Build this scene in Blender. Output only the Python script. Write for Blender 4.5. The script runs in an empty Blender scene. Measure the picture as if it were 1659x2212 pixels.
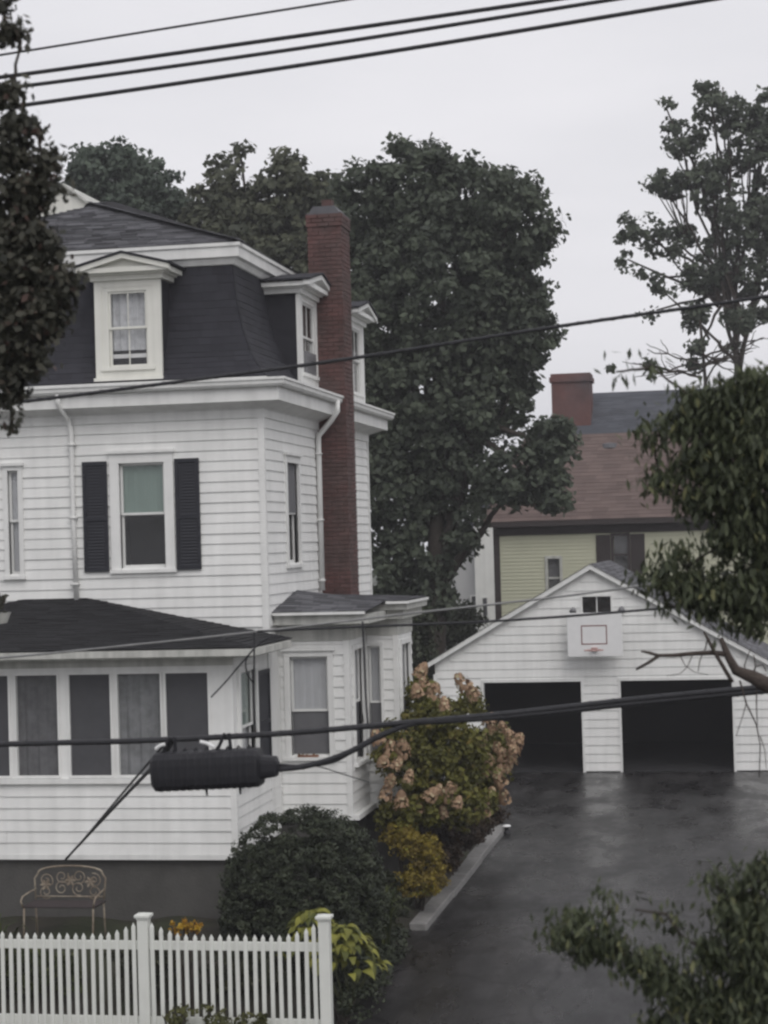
import bpy, math, random
import numpy as np
from mathutils import Vector, Matrix

R = math.radians
scn = bpy.context.scene
col = scn.collection
rng = random.Random(7)

# ------------------------------------------------------------------ camera
F, CX, CY, CAM_H = 4200.0, 829.5, 1106.0, 5.6      # focal length and centre in units of a 1659 x 2212 picture
PSI, RHO, PITCH = R(10.6), 0.028, R(0.9218)
cam_d = bpy.data.cameras.new('camera')
cam = bpy.data.objects.new('camera', cam_d); col.objects.link(cam); scn.camera = cam
fw = Vector((-math.sin(PSI)*math.cos(PITCH), math.cos(PSI)*math.cos(PITCH), math.sin(PITCH)))
r0 = Vector((math.cos(PSI), math.sin(PSI), 0)); u0 = r0.cross(fw)
cr = r0*math.cos(RHO) - u0*math.sin(RHO); cu = u0*math.cos(RHO) + r0*math.sin(RHO)
CAM = Vector((0, 0, CAM_H))
m = Matrix((cr, cu, -fw)).transposed().to_4x4(); m.translation = CAM
cam.matrix_world = m
cam_d.sensor_fit = 'VERTICAL'; cam_d.sensor_height = 24.0; cam_d.sensor_width = 18.0
cam_d.lens = 24.0*F/2212.0
cam_d.clip_start = 0.1; cam_d.clip_end = 2000
cam_d.dof.use_dof = True; cam_d.dof.focus_distance = 31.0; cam_d.dof.aperture_fstop = 2.4

# ------------------------------------------------------------------ world, sun, exposure
SUN_EL, SUN_AZ = R(48), R(150)      # soft light from behind and right of the camera
world = bpy.data.worlds.new('World'); scn.world = world; world.use_nodes = True
wt = world.node_tree; wt.nodes.clear()
wo = wt.nodes.new('ShaderNodeOutputWorld'); wb = wt.nodes.new('ShaderNodeBackground')
sky = wt.nodes.new('ShaderNodeTexSky'); sky.sky_type = 'NISHITA'; sky.sun_disc = False
sky.sun_elevation = SUN_EL; sky.sun_rotation = SUN_AZ; sky.dust_density = 6; sky.air_density = 1; sky.ozone_density = 1
hs = wt.nodes.new('ShaderNodeHueSaturation'); hs.inputs['Saturation'].default_value = 0.12; hs.inputs['Value'].default_value = 1.0
tc = wt.nodes.new('ShaderNodeTexCoord'); mp = wt.nodes.new('ShaderNodeMapping'); mp.inputs['Scale'].default_value = (1.2, 1.2, 5.0)
nz = wt.nodes.new('ShaderNodeTexNoise'); nz.inputs['Scale'].default_value = 2.6; nz.inputs['Detail'].default_value = 5
rp = wt.nodes.new('ShaderNodeValToRGB')
rp.color_ramp.elements[0].position = 0.3; rp.color_ramp.elements[0].color = (8.15, 8.15, 8.6, 1)
rp.color_ramp.elements[1].position = 0.75; rp.color_ramp.elements[1].color = (9.5, 9.4, 9.8, 1)
mx = wt.nodes.new('ShaderNodeMixRGB'); mx.inputs[0].default_value = 0.86
L = wt.links.new
L(sky.outputs[0], hs.inputs['Color']); L(tc.outputs['Generated'], mp.inputs[0]); L(mp.outputs[0], nz.inputs['Vector'])
L(nz.outputs['Fac'], rp.inputs[0]); L(hs.outputs[0], mx.inputs[1]); L(rp.outputs[0], mx.inputs[2])
L(mx.outputs[0], wb.inputs['Color']); wb.inputs['Strength'].default_value = 0.1; L(wb.outputs[0], wo.inputs[0])

sun_d = bpy.data.lights.new('sun', 'SUN'); sun_d.energy = 1.0; sun_d.angle = R(40); sun_d.color = (1, 0.97, 0.93)
sun = bpy.data.objects.new('sun', sun_d); col.objects.link(sun)
sd = Vector((math.sin(SUN_AZ)*math.cos(SUN_EL), math.cos(SUN_AZ)*math.cos(SUN_EL), math.sin(SUN_EL)))
sun.rotation_euler = sd.to_track_quat('Z', 'Y').to_euler()
vs = scn.view_settings; vs.view_transform = 'Standard'; vs.look = 'None'; vs.exposure = 0.0; vs.gamma = 1.0; vs.use_curve_mapping = False
scn.render.engine = 'CYCLES'
scn.cycles.use_denoising = True
scn.cycles.max_bounces = 6; scn.cycles.diffuse_bounces = 3; scn.cycles.transparent_max_bounces = 8; scn.cycles.volume_bounces = 0
scn.cycles.pixel_filter_type = 'BLACKMAN_HARRIS'; scn.cycles.filter_width = 2.5

# ------------------------------------------------------------------ materials (all procedural)
def _mat(name):
    mt = bpy.data.materials.new(name); mt.use_nodes = True
    nt = mt.node_tree; b = nt.nodes['Principled BSDF']
    return mt, nt, b
def mat(name, color, rough=0.7, var=0.12, scale=3.0, bump=0.0, bscale=40.0, spec=0.3, metal=0.0, tint=0.0, streak=0.0, rvar=0.0, warm=None):
    """Base colour with noise variation over world position, optional fine bump, per-piece tint, vertical weather streaks."""
    mt, nt, b = _mat(name); N = nt.nodes.new; K = nt.links.new
    geo = N('ShaderNodeNewGeometry')
    n1 = N('ShaderNodeTexNoise'); n1.inputs['Scale'].default_value = scale; n1.inputs['Detail'].default_value = 6; n1.inputs['Roughness'].default_value = 0.65
    K(geo.outputs['Position'], n1.inputs['Vector'])
    mr = N('ShaderNodeMapRange'); mr.inputs['From Min'].default_value = 0.25; mr.inputs['From Max'].default_value = 0.75
    mr.inputs['To Min'].default_value = 1-var; mr.inputs['To Max'].default_value = 1+var
    K(n1.outputs['Fac'], mr.inputs['Value']); fac = mr.outputs[0]
    def mul(a, bb):
        q = N('ShaderNodeMath'); q.operation = 'MULTIPLY'; K(a, q.inputs[0]); K(bb, q.inputs[1]); return q.outputs[0]
    if streak:
        mpp = N('ShaderNodeMapping'); mpp.inputs['Scale'].default_value = (7.3, 7.3, 0.45); K(geo.outputs['Position'], mpp.inputs[0])
        n3 = N('ShaderNodeTexNoise'); n3.inputs['Scale'].default_value = 1.0; n3.inputs['Detail'].default_value = 5; K(mpp.outputs[0], n3.inputs['Vector'])
        m3 = N('ShaderNodeMapRange'); m3.inputs['From Min'].default_value = 0.4; m3.inputs['From Max'].default_value = 0.8
        m3.inputs['To Min'].default_value = 1; m3.inputs['To Max'].default_value = 1-streak; K(n3.outputs['Fac'], m3.inputs['Value']); fac = mul(fac, m3.outputs[0])
    if tint:
        at_ = N('ShaderNodeAttribute'); at_.attribute_name = 'tint'
        m4 = N('ShaderNodeMapRange'); m4.inputs['To Min'].default_value = 1-tint; m4.inputs['To Max'].default_value = 1+tint
        K(at_.outputs['Fac'], m4.inputs['Value']); fac = mul(fac, m4.outputs[0])
    mc = N('ShaderNodeMixRGB'); mc.blend_type = 'MULTIPLY'; mc.inputs[0].default_value = 1
    if warm:
        n5 = N('ShaderNodeTexNoise'); n5.inputs['Scale'].default_value = scale*0.37; n5.inputs['Detail'].default_value = 4; K(geo.outputs['Position'], n5.inputs['Vector'])
        m5 = N('ShaderNodeMixRGB'); m5.inputs[1].default_value = (*color, 1); m5.inputs[2].default_value = (*warm, 1)
        r5 = N('ShaderNodeMapRange'); r5.inputs['From Min'].default_value = 0.42; r5.inputs['From Max'].default_value = 0.66; K(n5.outputs['Fac'], r5.inputs['Value']); K(r5.outputs[0], m5.inputs[0])
        K(m5.outputs[0], mc.inputs[1])
    else:
        mc.inputs[1].default_value = (*color, 1)
    K(fac, mc.inputs[2]); K(mc.outputs[0], b.inputs['Base Color'])
    b.inputs['Roughness'].default_value = rough; b.inputs['Metallic'].default_value = metal
    b.inputs['Specular IOR Level'].default_value = spec
    if rvar:
        m6 = N('ShaderNodeMapRange'); m6.inputs['From Min'].default_value = 0.3; m6.inputs['From Max'].default_value = 0.7
        m6.inputs['To Min'].default_value = rough-rvar; m6.inputs['To Max'].default_value = rough+rvar
        n6 = N('ShaderNodeTexNoise'); n6.inputs['Scale'].default_value = 0.6; n6.inputs['Detail'].default_value = 5; K(geo.outputs['Position'], n6.inputs['Vector'])
        K(n6.outputs['Fac'], m6.inputs['Value']); K(m6.outputs[0], b.inputs['Roughness'])
    if bump:
        n2 = N('ShaderNodeTexNoise'); n2.inputs['Scale'].default_value = bscale; n2.inputs['Detail'].default_value = 5; K(geo.outputs['Position'], n2.inputs['Vector'])
        bp = N('ShaderNodeBump'); bp.inputs['Strength'].default_value = bump; bp.inputs['Distance'].default_value = 0.02
        K(n2.outputs['Fac'], bp.inputs['Height']); K(bp.outputs[0], b.inputs['Normal'])
    return mt
def leaf_mat(name, c1, c2, c3=None, transl=0.25, rough=0.55):
    mt, nt, b = _mat(name); N = nt.nodes.new; K = nt.links.new
    at_ = N('ShaderNodeAttribute'); at_.attribute_name = 'tint'
    rr = N('ShaderNodeValToRGB'); e = rr.color_ramp.elements
    e[0].position = 0.1; e[0].color = (*c1, 1); e[1].position = 0.8 if c3 else 0.95; e[1].color = (*c2, 1)
    if c3: q = e.new(0.95); q.color = (*c3, 1)
    K(at_.outputs['Fac'], rr.inputs[0]); K(rr.outputs[0], b.inputs['Base Color'])
    b.inputs['Roughness'].default_value = rough; b.inputs['Specular IOR Level'].default_value = 0.25
    tr = N('ShaderNodeBsdfTranslucent'); K(rr.outputs[0], tr.inputs['Color'])
    ms = N('ShaderNodeMixShader'); ms.inputs[0].default_value = transl
    K(b.outputs[0], ms.inputs[1]); K(tr.outputs[0], ms.inputs[2])
    K(ms.outputs[0], nt.nodes['Material Output'].inputs[0])
    return mt
def glass_mat(name, tintc=(0.96, 0.96, 0.96), rough=0.04):
    mt, nt, b = _mat(name); N = nt.nodes.new; K = nt.links.new
    nt.nodes.remove(b)
    fr = N('ShaderNodeLayerWeight'); fr.inputs['Blend'].default_value = 0.5
    pw_ = N('ShaderNodeMath'); pw_.operation = 'POWER'; pw_.inputs[1].default_value = 5.0; K(fr.outputs['Facing'], pw_.inputs[0])
    geo = N('ShaderNodeNewGeometry'); nn = N('ShaderNodeTexNoise'); nn.inputs['Scale'].default_value = 2.2; K(geo.outputs['Position'], nn.inputs['Vector'])
    bp = N('ShaderNodeBump'); bp.inputs['Strength'].default_value = 0.12; bp.inputs['Distance'].default_value = 0.05; K(nn.outputs['Fac'], bp.inputs['Height'])
    gl = N('ShaderNodeBsdfGlossy'); gl.inputs['Roughness'].default_value = rough; K(bp.outputs[0], gl.inputs['Normal'])
    tr = N('ShaderNodeBsdfTransparent'); tr.inputs['Color'].default_value = (*tintc, 1)
    ad = N('ShaderNodeMath'); ad.operation = 'MULTIPLY_ADD'; ad.inputs[1].default_value = 0.95; ad.inputs[2].default_value = 0.035; K(pw_.outputs[0], ad.inputs[0])
    ms = N('ShaderNodeMixShader'); K(ad.outputs[0], ms.inputs[0]); K(tr.outputs[0], ms.inputs[1]); K(gl.outputs[0], ms.inputs[2])
    K(ms.outputs[0], nt.nodes['Material Output'].inputs[0])
    return mt
def asphalt_mat():
    mt, nt, b = _mat('wet_asphalt'); N = nt.nodes.new; K = nt.links.new
    geo = N('ShaderNodeNewGeometry')
    def noise(s, d=6, sc=None, rgh=0.6):
        n = N('ShaderNodeTexNoise'); n.inputs['Scale'].default_value = s; n.inputs['Detail'].default_value = d; n.inputs['Roughness'].default_value = rgh
        if sc:
            q = N('ShaderNodeMapping'); q.inputs['Scale'].default_value = sc; K(geo.outputs['Position'], q.inputs[0]); K(q.outputs[0], n.inputs['Vector'])
        else: K(geo.outputs['Position'], n.inputs['Vector'])
        return n.outputs['Fac']
    def mrange(v, a, c, lo, hi):
        q = N('ShaderNodeMapRange'); q.inputs['From Min'].default_value = a; q.inputs['From Max'].default_value = c
        q.inputs['To Min'].default_value = lo; q.inputs['To Max'].default_value = hi; K(v, q.inputs['Value']); return q.outputs[0]
    big = noise(0.45, 5); fine = noise(60, 4); mid = noise(1.3, 8, (1, 1, 1), 0.7)
    m1 = N('ShaderNodeMath'); m1.operation = 'MULTIPLY'; K(mrange(big, 0.35, 0.65, 0.7, 1.35), m1.inputs[0]); K(mrange(fine, 0.3, 0.7, 0.75, 1.25), m1.inputs[1])
    m2 = N('ShaderNodeMath'); m2.operation = 'MULTIPLY'; K(m1.outputs[0], m2.inputs[0]); K(mrange(mid, 0.38, 0.52, 0.62, 1.05), m2.inputs[1])
    # patched and sealed areas: cells with slightly different blacktop
    vo = N('ShaderNodeTexVoronoi'); vo.inputs['Scale'].default_value = 0.33; K(geo.outputs['Position'], vo.inputs['Vector'])
    sp = N('ShaderNodeSeparateColor'); K(vo.outputs['Color'], sp.inputs[0])
    m3 = N('ShaderNodeMath'); m3.operation = 'MULTIPLY'; K(m2.outputs[0], m3.inputs[0]); K(mrange(sp.outputs[0], 0, 1, 0.82, 1.15), m3.inputs[1])
    wob = N('ShaderNodeMixRGB'); wob.blend_type = 'ADD'; wob.inputs[0].default_value = 0.5; K(geo.outputs['Position'], wob.inputs[1])
    wn = N('ShaderNodeTexNoise'); wn.inputs['Scale'].default_value = 1.6; wn.inputs['Detail'].default_value = 5; K(geo.outputs['Position'], wn.inputs['Vector']); K(wn.outputs['Color'], wob.inputs[2])
    vc = N('ShaderNodeTexVoronoi'); vc.feature = 'DISTANCE_TO_EDGE'; vc.inputs['Scale'].default_value = 0.42; K(wob.outputs[0], vc.inputs['Vector'])
    m4 = N('ShaderNodeMath'); m4.operation = 'MULTIPLY'; K(m3.outputs[0], m4.inputs[0]); K(mrange(vc.outputs['Distance'], 0.004, 0.016, 0.35, 1.0), m4.inputs[1])
    st = noise(0.9, 6, (2.2, 0.5, 1), 0.6); m5 = N('ShaderNodeMath'); m5.operation = 'MULTIPLY'; K(m4.outputs[0], m5.inputs[0]); K(mrange(st, 0.42, 0.6, 0.6, 1.15), m5.inputs[1])
    mc = N('ShaderNodeMixRGB'); mc.blend_type = 'MULTIPLY'; mc.inputs[0].default_value = 1; mc.inputs[1].default_value = (0.026, 0.0245, 0.025, 1); K(m5.outputs[0], mc.inputs[2])
    K(mc.outputs[0], b.inputs['Base Color'])
    K(mrange(noise(0.8, 7, (1.6, 0.7, 1), 0.65), 0.40, 0.60, 0.44, 0.22), b.inputs['Roughness']); b.inputs['Specular IOR Level'].default_value = 0.34
    bp = N('ShaderNodeBump'); bp.inputs['Strength'].default_value = 0.35; bp.inputs['Distance'].default_value = 0.01; K(fine, bp.inputs['Height']); K(bp.outputs[0], b.inputs['Normal'])
    return mt

M = dict(
    siding=mat('white_siding', (0.78, 0.78, 0.765), 0.55, 0.08, 1.6, 0.10, 60, streak=0.11),
    trim=mat('white_trim', (0.76, 0.76, 0.745), 0.5, 0.08, 2.5, streak=0.14),
    cream=mat('cream_trim', (0.71, 0.705, 0.655), 0.55, 0.05, 2.5, streak=0.10),
    greywhite=mat('streaked_grey_white', (0.50, 0.50, 0.47), 0.7, 0.18, 3.0, streak=0.35),
    shutter=mat('black_shutter', (0.022, 0.023, 0.030), 0.5, 0.1, 5),
    slate=mat('dark_shingle', (0.031, 0.031, 0.038), 0.8, 0.12, 2.5, 0.3, 90, tint=0.14, spec=0.2),
    greyshingle=mat('grey_shingle', (0.115, 0.115, 0.125), 0.85, 0.2, 1.6, 0.3, 90, tint=0.38, spec=0.2),
    blackshingle=mat('black_shingle', (0.022, 0.022, 0.024), 0.85, 0.2, 2.0, 0.4, 90, tint=0.3, spec=0.2),
    brownshingle=mat('brown_shingle', (0.14, 0.104, 0.096), 0.85, 0.12, 1.5, 0.3, 60, tint=0.16, spec=0.2),
    skygrey=mat('sky_grey_shingle', (0.085, 0.090, 0.105), 0.85, 0.12, 1.5, 0.3, 60, tint=0.16, spec=0.2),
    brick=mat('red_brick', (0.094, 0.06, 0.056), 0.85, 0.25, 6, 0.4, 70, tint=0.10, warm=(0.118, 0.060, 0.056)),
    farbrick=mat('far_brick', (0.145, 0.075, 0.07), 0.85, 0.3, 1.5, 0.4, 20, warm=(0.10, 0.08, 0.085)),
    mortar=mat('mortar', (0.088, 0.064, 0.061), 0.95, 0.2, 12),
    lead=mat('lead_flashing', (0.10, 0.10, 0.11), 0.6, 0.2, 6),
    concrete=mat('foundation_concrete', (0.080, 0.077, 0.073), 0.85, 0.22, 2.0, 0.3, 30),
    kerb=mat('granite_kerb', (0.20, 0.195, 0.19), 0.75, 0.25, 7, 0.4, 60),
    yellow=mat('yellow_siding', (0.5, 0.5, 0.385), 0.6, 0.06, 1.0),
    darkbrown=mat('dark_brown_trim', (0.045, 0.036, 0.036), 0.6, 0.15, 3),
    shadewall=mat('shaded_white_wall', (0.45, 0.45, 0.46), 0.7, 0.06, 1.0),
    blind=mat('window_blind', (0.56, 0.57, 0.59), 0.8, 0.06, 4),
    greenblind=mat('green_blind', (0.22, 0.29, 0.26), 0.8, 0.06, 4),
    lace=mat('lace_curtain', (0.58, 0.59, 0.61), 0.9, 0.25, 9),
    sheer=mat('sheer_curtain', (0.165, 0.165, 0.175), 0.9, 0.3, 6),
    screen=mat('insect_screen', (0.135, 0.135, 0.143), 0.8, 0.1, 5),
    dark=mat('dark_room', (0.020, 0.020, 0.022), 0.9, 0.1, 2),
    glass=glass_mat('window_glass'),
    asphalt=asphalt_mat(),
    street=mat('street_asphalt', (0.055, 0.053, 0.055), 0.55, 0.25, 1.0, 0.3, 50, rvar=0.15),
    sidewalk=mat('sidewalk_concrete', (0.20, 0.20, 0.20), 0.6, 0.15, 1.0, 0.2, 40, rvar=0.15),
    soil=mat('garden_soil', (0.034, 0.030, 0.024), 0.95, 0.4, 2.5, 0.8, 14, warm=(0.030, 0.036, 0.018)),
    ground=mat('ground_grass', (0.035, 0.042, 0.022), 0.95, 0.4, 0.8, 0.6, 8),
    fence=mat('fence_vinyl', (0.7, 0.71, 0.67), 0.45, 0.05, 3, streak=0.12),
    rust=mat('rusty_iron', (0.2, 0.16, 0.12), 0.7, 0.35, 14, warm=(0.32, 0.28, 0.22)),
    cable=mat('cable_rubber', (0.030, 0.030, 0.034), 0.6, 0.15, 9),
    steelwire=mat('steel_wire', (0.24, 0.24, 0.24), 0.5, 0.2, 9, metal=0.4),
    black=mat('black_plastic', (0.018, 0.018, 0.022), 0.55, 0.15, 12),
    white=mat('white_plastic', (0.75, 0.75, 0.75), 0.4, 0.04, 6),
    red=mat('red_paint', (0.17, 0.045, 0.042), 0.5, 0.15, 12),
    pinkred=mat('faded_red_paint', (0.46, 0.29, 0.27), 0.5, 0.15, 12),
    greymetal=mat('grey_metal', (0.22, 0.22, 0.23), 0.5, 0.1, 8, metal=0.3),
    bark=mat('bark', (0.045, 0.037, 0.031), 0.95, 0.35, 9, 0.7, 25),
    deadwood=mat('dead_wood', (0.060, 0.048, 0.042), 0.95, 0.35, 16, 0.6, 40),
    stem=mat('green_stem', (0.05, 0.055, 0.025), 0.8, 0.3, 8),
    leaf_dark=leaf_mat('leaf_dark_green', (0.052, 0.064, 0.048), (0.126, 0.150, 0.104), transl=0.4),
    leaf_mid=leaf_mat('leaf_mid_green', (0.056, 0.064, 0.046), (0.140, 0.150, 0.098), transl=0.4),
    leaf_blue=leaf_mat('leaf_cool_green', (0.050, 0.066, 0.052), (0.118, 0.150, 0.112), transl=0.4),
    leaf_red=leaf_mat('leaf_red_brown', (0.034, 0.036, 0.029), (0.076, 0.074, 0.056), (0.100, 0.060, 0.052)),
    leaf_near=leaf_mat('leaf_near_green', (0.036, 0.045, 0.028), (0.095, 0.110, 0.060), (0.19, 0.19, 0.09)),
    leaf_yew=leaf_mat('leaf_yew', (0.019, 0.025, 0.015), (0.050, 0.060, 0.034), transl=0.1),
    leaf_hyd=leaf_mat('leaf_hydrangea', (0.060, 0.062, 0.015), (0.165, 0.160, 0.036), (0.20, 0.15, 0.045)),
    leaf_gold=leaf_mat('leaf_gold', (0.11, 0.078, 0.018), (0.25, 0.195, 0.032), (0.20, 0.21, 0.035)),
    leaf_hosta=leaf_mat('leaf_hosta', (0.085, 0.095, 0.022), (0.26, 0.255, 0.05)),
    leaf_flower=leaf_mat('marigold_petal', (0.30, 0.14, 0.015), (0.50, 0.33, 0.035)),
    leaf_grass=leaf_mat('leaf_strap', (0.030, 0.042, 0.014), (0.085, 0.10, 0.032)),
    floret=leaf_mat('hydrangea_floret', (0.28, 0.178, 0.115), (0.45, 0.310, 0.200), (0.47, 0.41, 0.26), transl=0.15),
)

# ------------------------------------------------------------------ helpers
def at(px, py, Y):
    """point where the sight line through picture point (px, py) reaches the given depth Y"""
    d = fw*F + cr*(px-CX) - cu*(py-CY)
    return CAM + d*((Y-CAM.y)/d.y)
def atz(px, py, z):
    d = fw*F + cr*(px-CX) - cu*(py-CY)
    return CAM + d*((z-CAM.z)/d.z)
FRONT = lambda Y: Matrix.Translation((0, Y, 0))                                   # wall facing the street: u = X
RIGHT = lambda X: Matrix.Translation((X, 0, 0)) @ Matrix.Rotation(R(90), 4, 'Z')  # wall facing +X: u = Y
LEFT = lambda X: Matrix.Translation((X, 0, 0)) @ Matrix.Rotation(R(-90), 4, 'Z')  # wall facing -X: u = -Y

class MB:
    def __init__(s, M4=None): s.v = []; s.f = []; s.t = []; s.m = M4 or Matrix.Identity(4)
    def add(s, vs, fs, tint=0.5):
        b = len(s.v); s.v += [tuple(s.m @ Vector(p)) for p in vs]
        s.f += [tuple(b+i for i in f) for f in fs]; s.t += [tint]*len(fs); return s
    def box(s, u0, u1, v0, v1, w0, w1, tint=0.5):
        """u along the wall, v up, w out of the wall"""
        p = [(u, -w, v) for w in (w0, w1) for v in (v0, v1) for u in (u0, u1)]
        return s.add(p, [(0, 2, 3, 1), (4, 5, 7, 6), (0, 1, 5, 4), (2, 6, 7, 3), (0, 4, 6, 2), (1, 3, 7, 5)], tint)
    def prism(s, poly, w0, w1, tint=0.5):
        """polygon of (u, v), counter-clockwise seen from outside, extruded from w0 out to w1"""
        n = len(poly); p = [(u, -w0, v) for u, v in poly] + [(u, -w1, v) for u, v in poly]
        return s.add(p, [tuple(range(n))[::-1], tuple(range(n, 2*n))] + [(i, (i+1) % n, n+(i+1) % n, n+i) for i in range(n)], tint)
    def ring(s, rect, prof, closed=False):
        """profile of (outset, z) swept round the rectangle (x0, x1, y0, y1) with mitred corners"""
        x0, x1, y0, y1 = rect; k = len(prof); p = []
        for o, z in prof: p += [(x0-o, y0-o, z), (x1+o, y0-o, z), (x1+o, y1+o, z), (x0-o, y1+o, z)]
        fs = []
        for i in range(k if closed else k-1):
            j = (i+1) % k
            fs += [(4*i+c, 4*i+(c+1) % 4, 4*j+(c+1) % 4, 4*j+c) for c in range(4)]
        return s.add(p, fs)
    def tube(s, pts, rad, n=8, tint=0.5, cap=True):
        pts = [Vector(p) for p in pts]; k = len(pts); rs = rad if hasattr(rad, '__len__') else [rad]*k
        vs = []; prev = None
        for i, p in enumerate(pts):
            d = (pts[min(i+1, k-1)] - pts[max(i-1, 0)]).normalized()
            a = prev if prev is not None else (Vector((0, 0, 1)) if abs(d.z) < 0.9 else Vector((1, 0, 0)))
            a = (a - d*a.dot(d)).normalized(); b = d.cross(a); prev = a
            vs += [tuple(p + (a*math.cos(2*math.pi*j/n) + b*math.sin(2*math.pi*j/n))*rs[i]) for j in range(n)]
        fs = [(i*n+j, i*n+(j+1) % n, (i+1)*n+(j+1) % n, (i+1)*n+j) for i in range(k-1) for j in range(n)]
        if cap: fs += [tuple(range(n))[::-1], tuple(range((k-1)*n, k*n))]
        return s.add(vs, fs, tint)
    def lathe(s, c, prof, n=16, tint=0.5):
        vs = [(c[0]+r*math.cos(2*math.pi*j/n), c[1]+r*math.sin(2*math.pi*j/n), c[2]+z) for r, z in prof for j in range(n)]
        k = len(prof)
        return s.add(vs, [(i*n+j, i*n+(j+1) % n, (i+1)*n+(j+1) % n, (i+1)*n+j) for i in range(k-1) for j in range(n)], tint)
    def build(s, name, mt, parent=None, smooth=False, bevel=0.0):
        me = bpy.data.meshes.new(name); me.from_pydata(s.v, [], s.f); me.materials.append(mt)
        if len(set(s.t)) > 1:
            a = me.attributes.new('tint', 'FLOAT', 'FACE'); a.data.foreach_set('value', s.t)
        if smooth: me.polygons.foreach_set('use_smooth', [True]*len(me.polygons))
        o = link(name, me, parent)
        if bevel:
            bv = o.modifiers.new('edge', 'BEVEL'); bv.width = bevel; bv.segments = 2; bv.limit_method = 'ANGLE'
        return o
def link(name, me, parent=None):
    o = bpy.data.objects.new(name, me); col.objects.link(o)
    if parent is not None:
        o.parent = parent
        if parent.type == 'EMPTY': o.matrix_parent_inverse = Matrix.Translation(-Vector(parent.location))
    return o
def tag(o, label=None, cat=None, group=None, kind=None):
    if label: o['label'] = label
    if cat: o['category'] = cat
    if group: o['group'] = group
    if kind: o['kind'] = kind
    return o
def thing(name, loc, label, cat, group=None):
    o = bpy.data.objects.new(name, None); col.objects.link(o); o.location = loc; o.empty_display_size = 0.3
    return tag(o, label, cat, group)

# --- walls cut by openings, clad with single boards
def spans(lo, hi, cuts):
    cuts = sorted(c for c in cuts if c[1] > lo and c[0] < hi); out = []; a = lo
    for c0, c1 in cuts:
        if c0 > a: out.append((a, min(c0, hi)))
        a = max(a, c1)
    if a < hi: out.append((a, hi))
    return out
_board = {}
def board_mesh(mt):
    if mt.name not in _board:
        b = MB(); b.add([(0, 0, 0), (1, 0, 0), (0, -0.024, 0), (1, -0.024, 0), (0, -0.022, 0.12), (1, -0.022, 0.12), (0, -0.006, 1.0), (1, -0.006, 1.0), (0, 0, 1.0), (1, 0, 1.0)],
              [(0, 1, 3, 2), (2, 3, 5, 4), (4, 5, 7, 6), (6, 7, 9, 8), (0, 2, 4, 6, 8), (1, 9, 7, 5, 3)])
        me = bpy.data.meshes.new('clapboard'); me.from_pydata(b.v, [], b.f); me.materials.append(mt); _board[mt.name] = me
    return _board[mt.name]
def put_board(fr, u0, u1, v0, v1, mt, parent, name='clapboard'):
    if u1-u0 < 0.015 or v1-v0 < 0.012: return
    o = link(name, board_mesh(mt), parent)
    o.matrix_basis = fr @ Matrix.Translation((u0, rng.uniform(-0.003, 0.003), v0+rng.uniform(-0.004, 0.004))) @ Matrix.Rotation(rng.uniform(-0.0012, 0.0012), 4, 'Y') @ Matrix.Diagonal((u1-u0, 1, (v1-v0)+0.006, 1))
def clad(fr, u0, u1, v0, v1, course, openings, mt, parent, shape=None, maxlen=3.7, name='clapboard'):
    """boards course by course; shape(v) -> (u0, u1) narrows the wall with height (gables)"""
    v = v0
    while v < v1-0.01:
        t = min(v+course, v1)
        a, b = (u0, u1) if not shape else shape(t-0.02)
        if b-a > 0.06:
            ops = [o for o in openings if o[2] < t-0.004 and o[3] > v+0.004]
            full = spans(a, b, [(o[0], o[1]) for o in ops])
            for s0, s1 in full:
                x = s0
                while s1-x > maxlen*1.25:
                    q = x + maxlen*rng.uniform(0.55, 1.0); put_board(fr, x, q-0.002, v, t, mt, parent, name); x = q
                put_board(fr, x, s1, v, t, mt, parent, name)
            for o in ops:
                p, q = max(o[0], a), min(o[1], b)
                if q > p:
                    if v < o[2]: put_board(fr, p, q, v, o[2], mt, parent, name)
                    if t > o[3]: put_board(fr, p, q, o[3], t, mt, parent, name)
        v = t
def sheath(mb, u0, u1, v0, v1, openings, w0=-0.12, w1=0.0):
    vs_ = sorted({v0, v1} | {min(max(x, v0), v1) for o in openings for x in (o[2], o[3])})
    for a, b in zip(vs_, vs_[1:]):
        for p, q in spans(u0, u1, [(o[0], o[1]) for o in openings if o[2] < b-1e-4 and o[3] > a+1e-4]): mb.box(p, q, a, b, w0, w1)
    return mb

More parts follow.
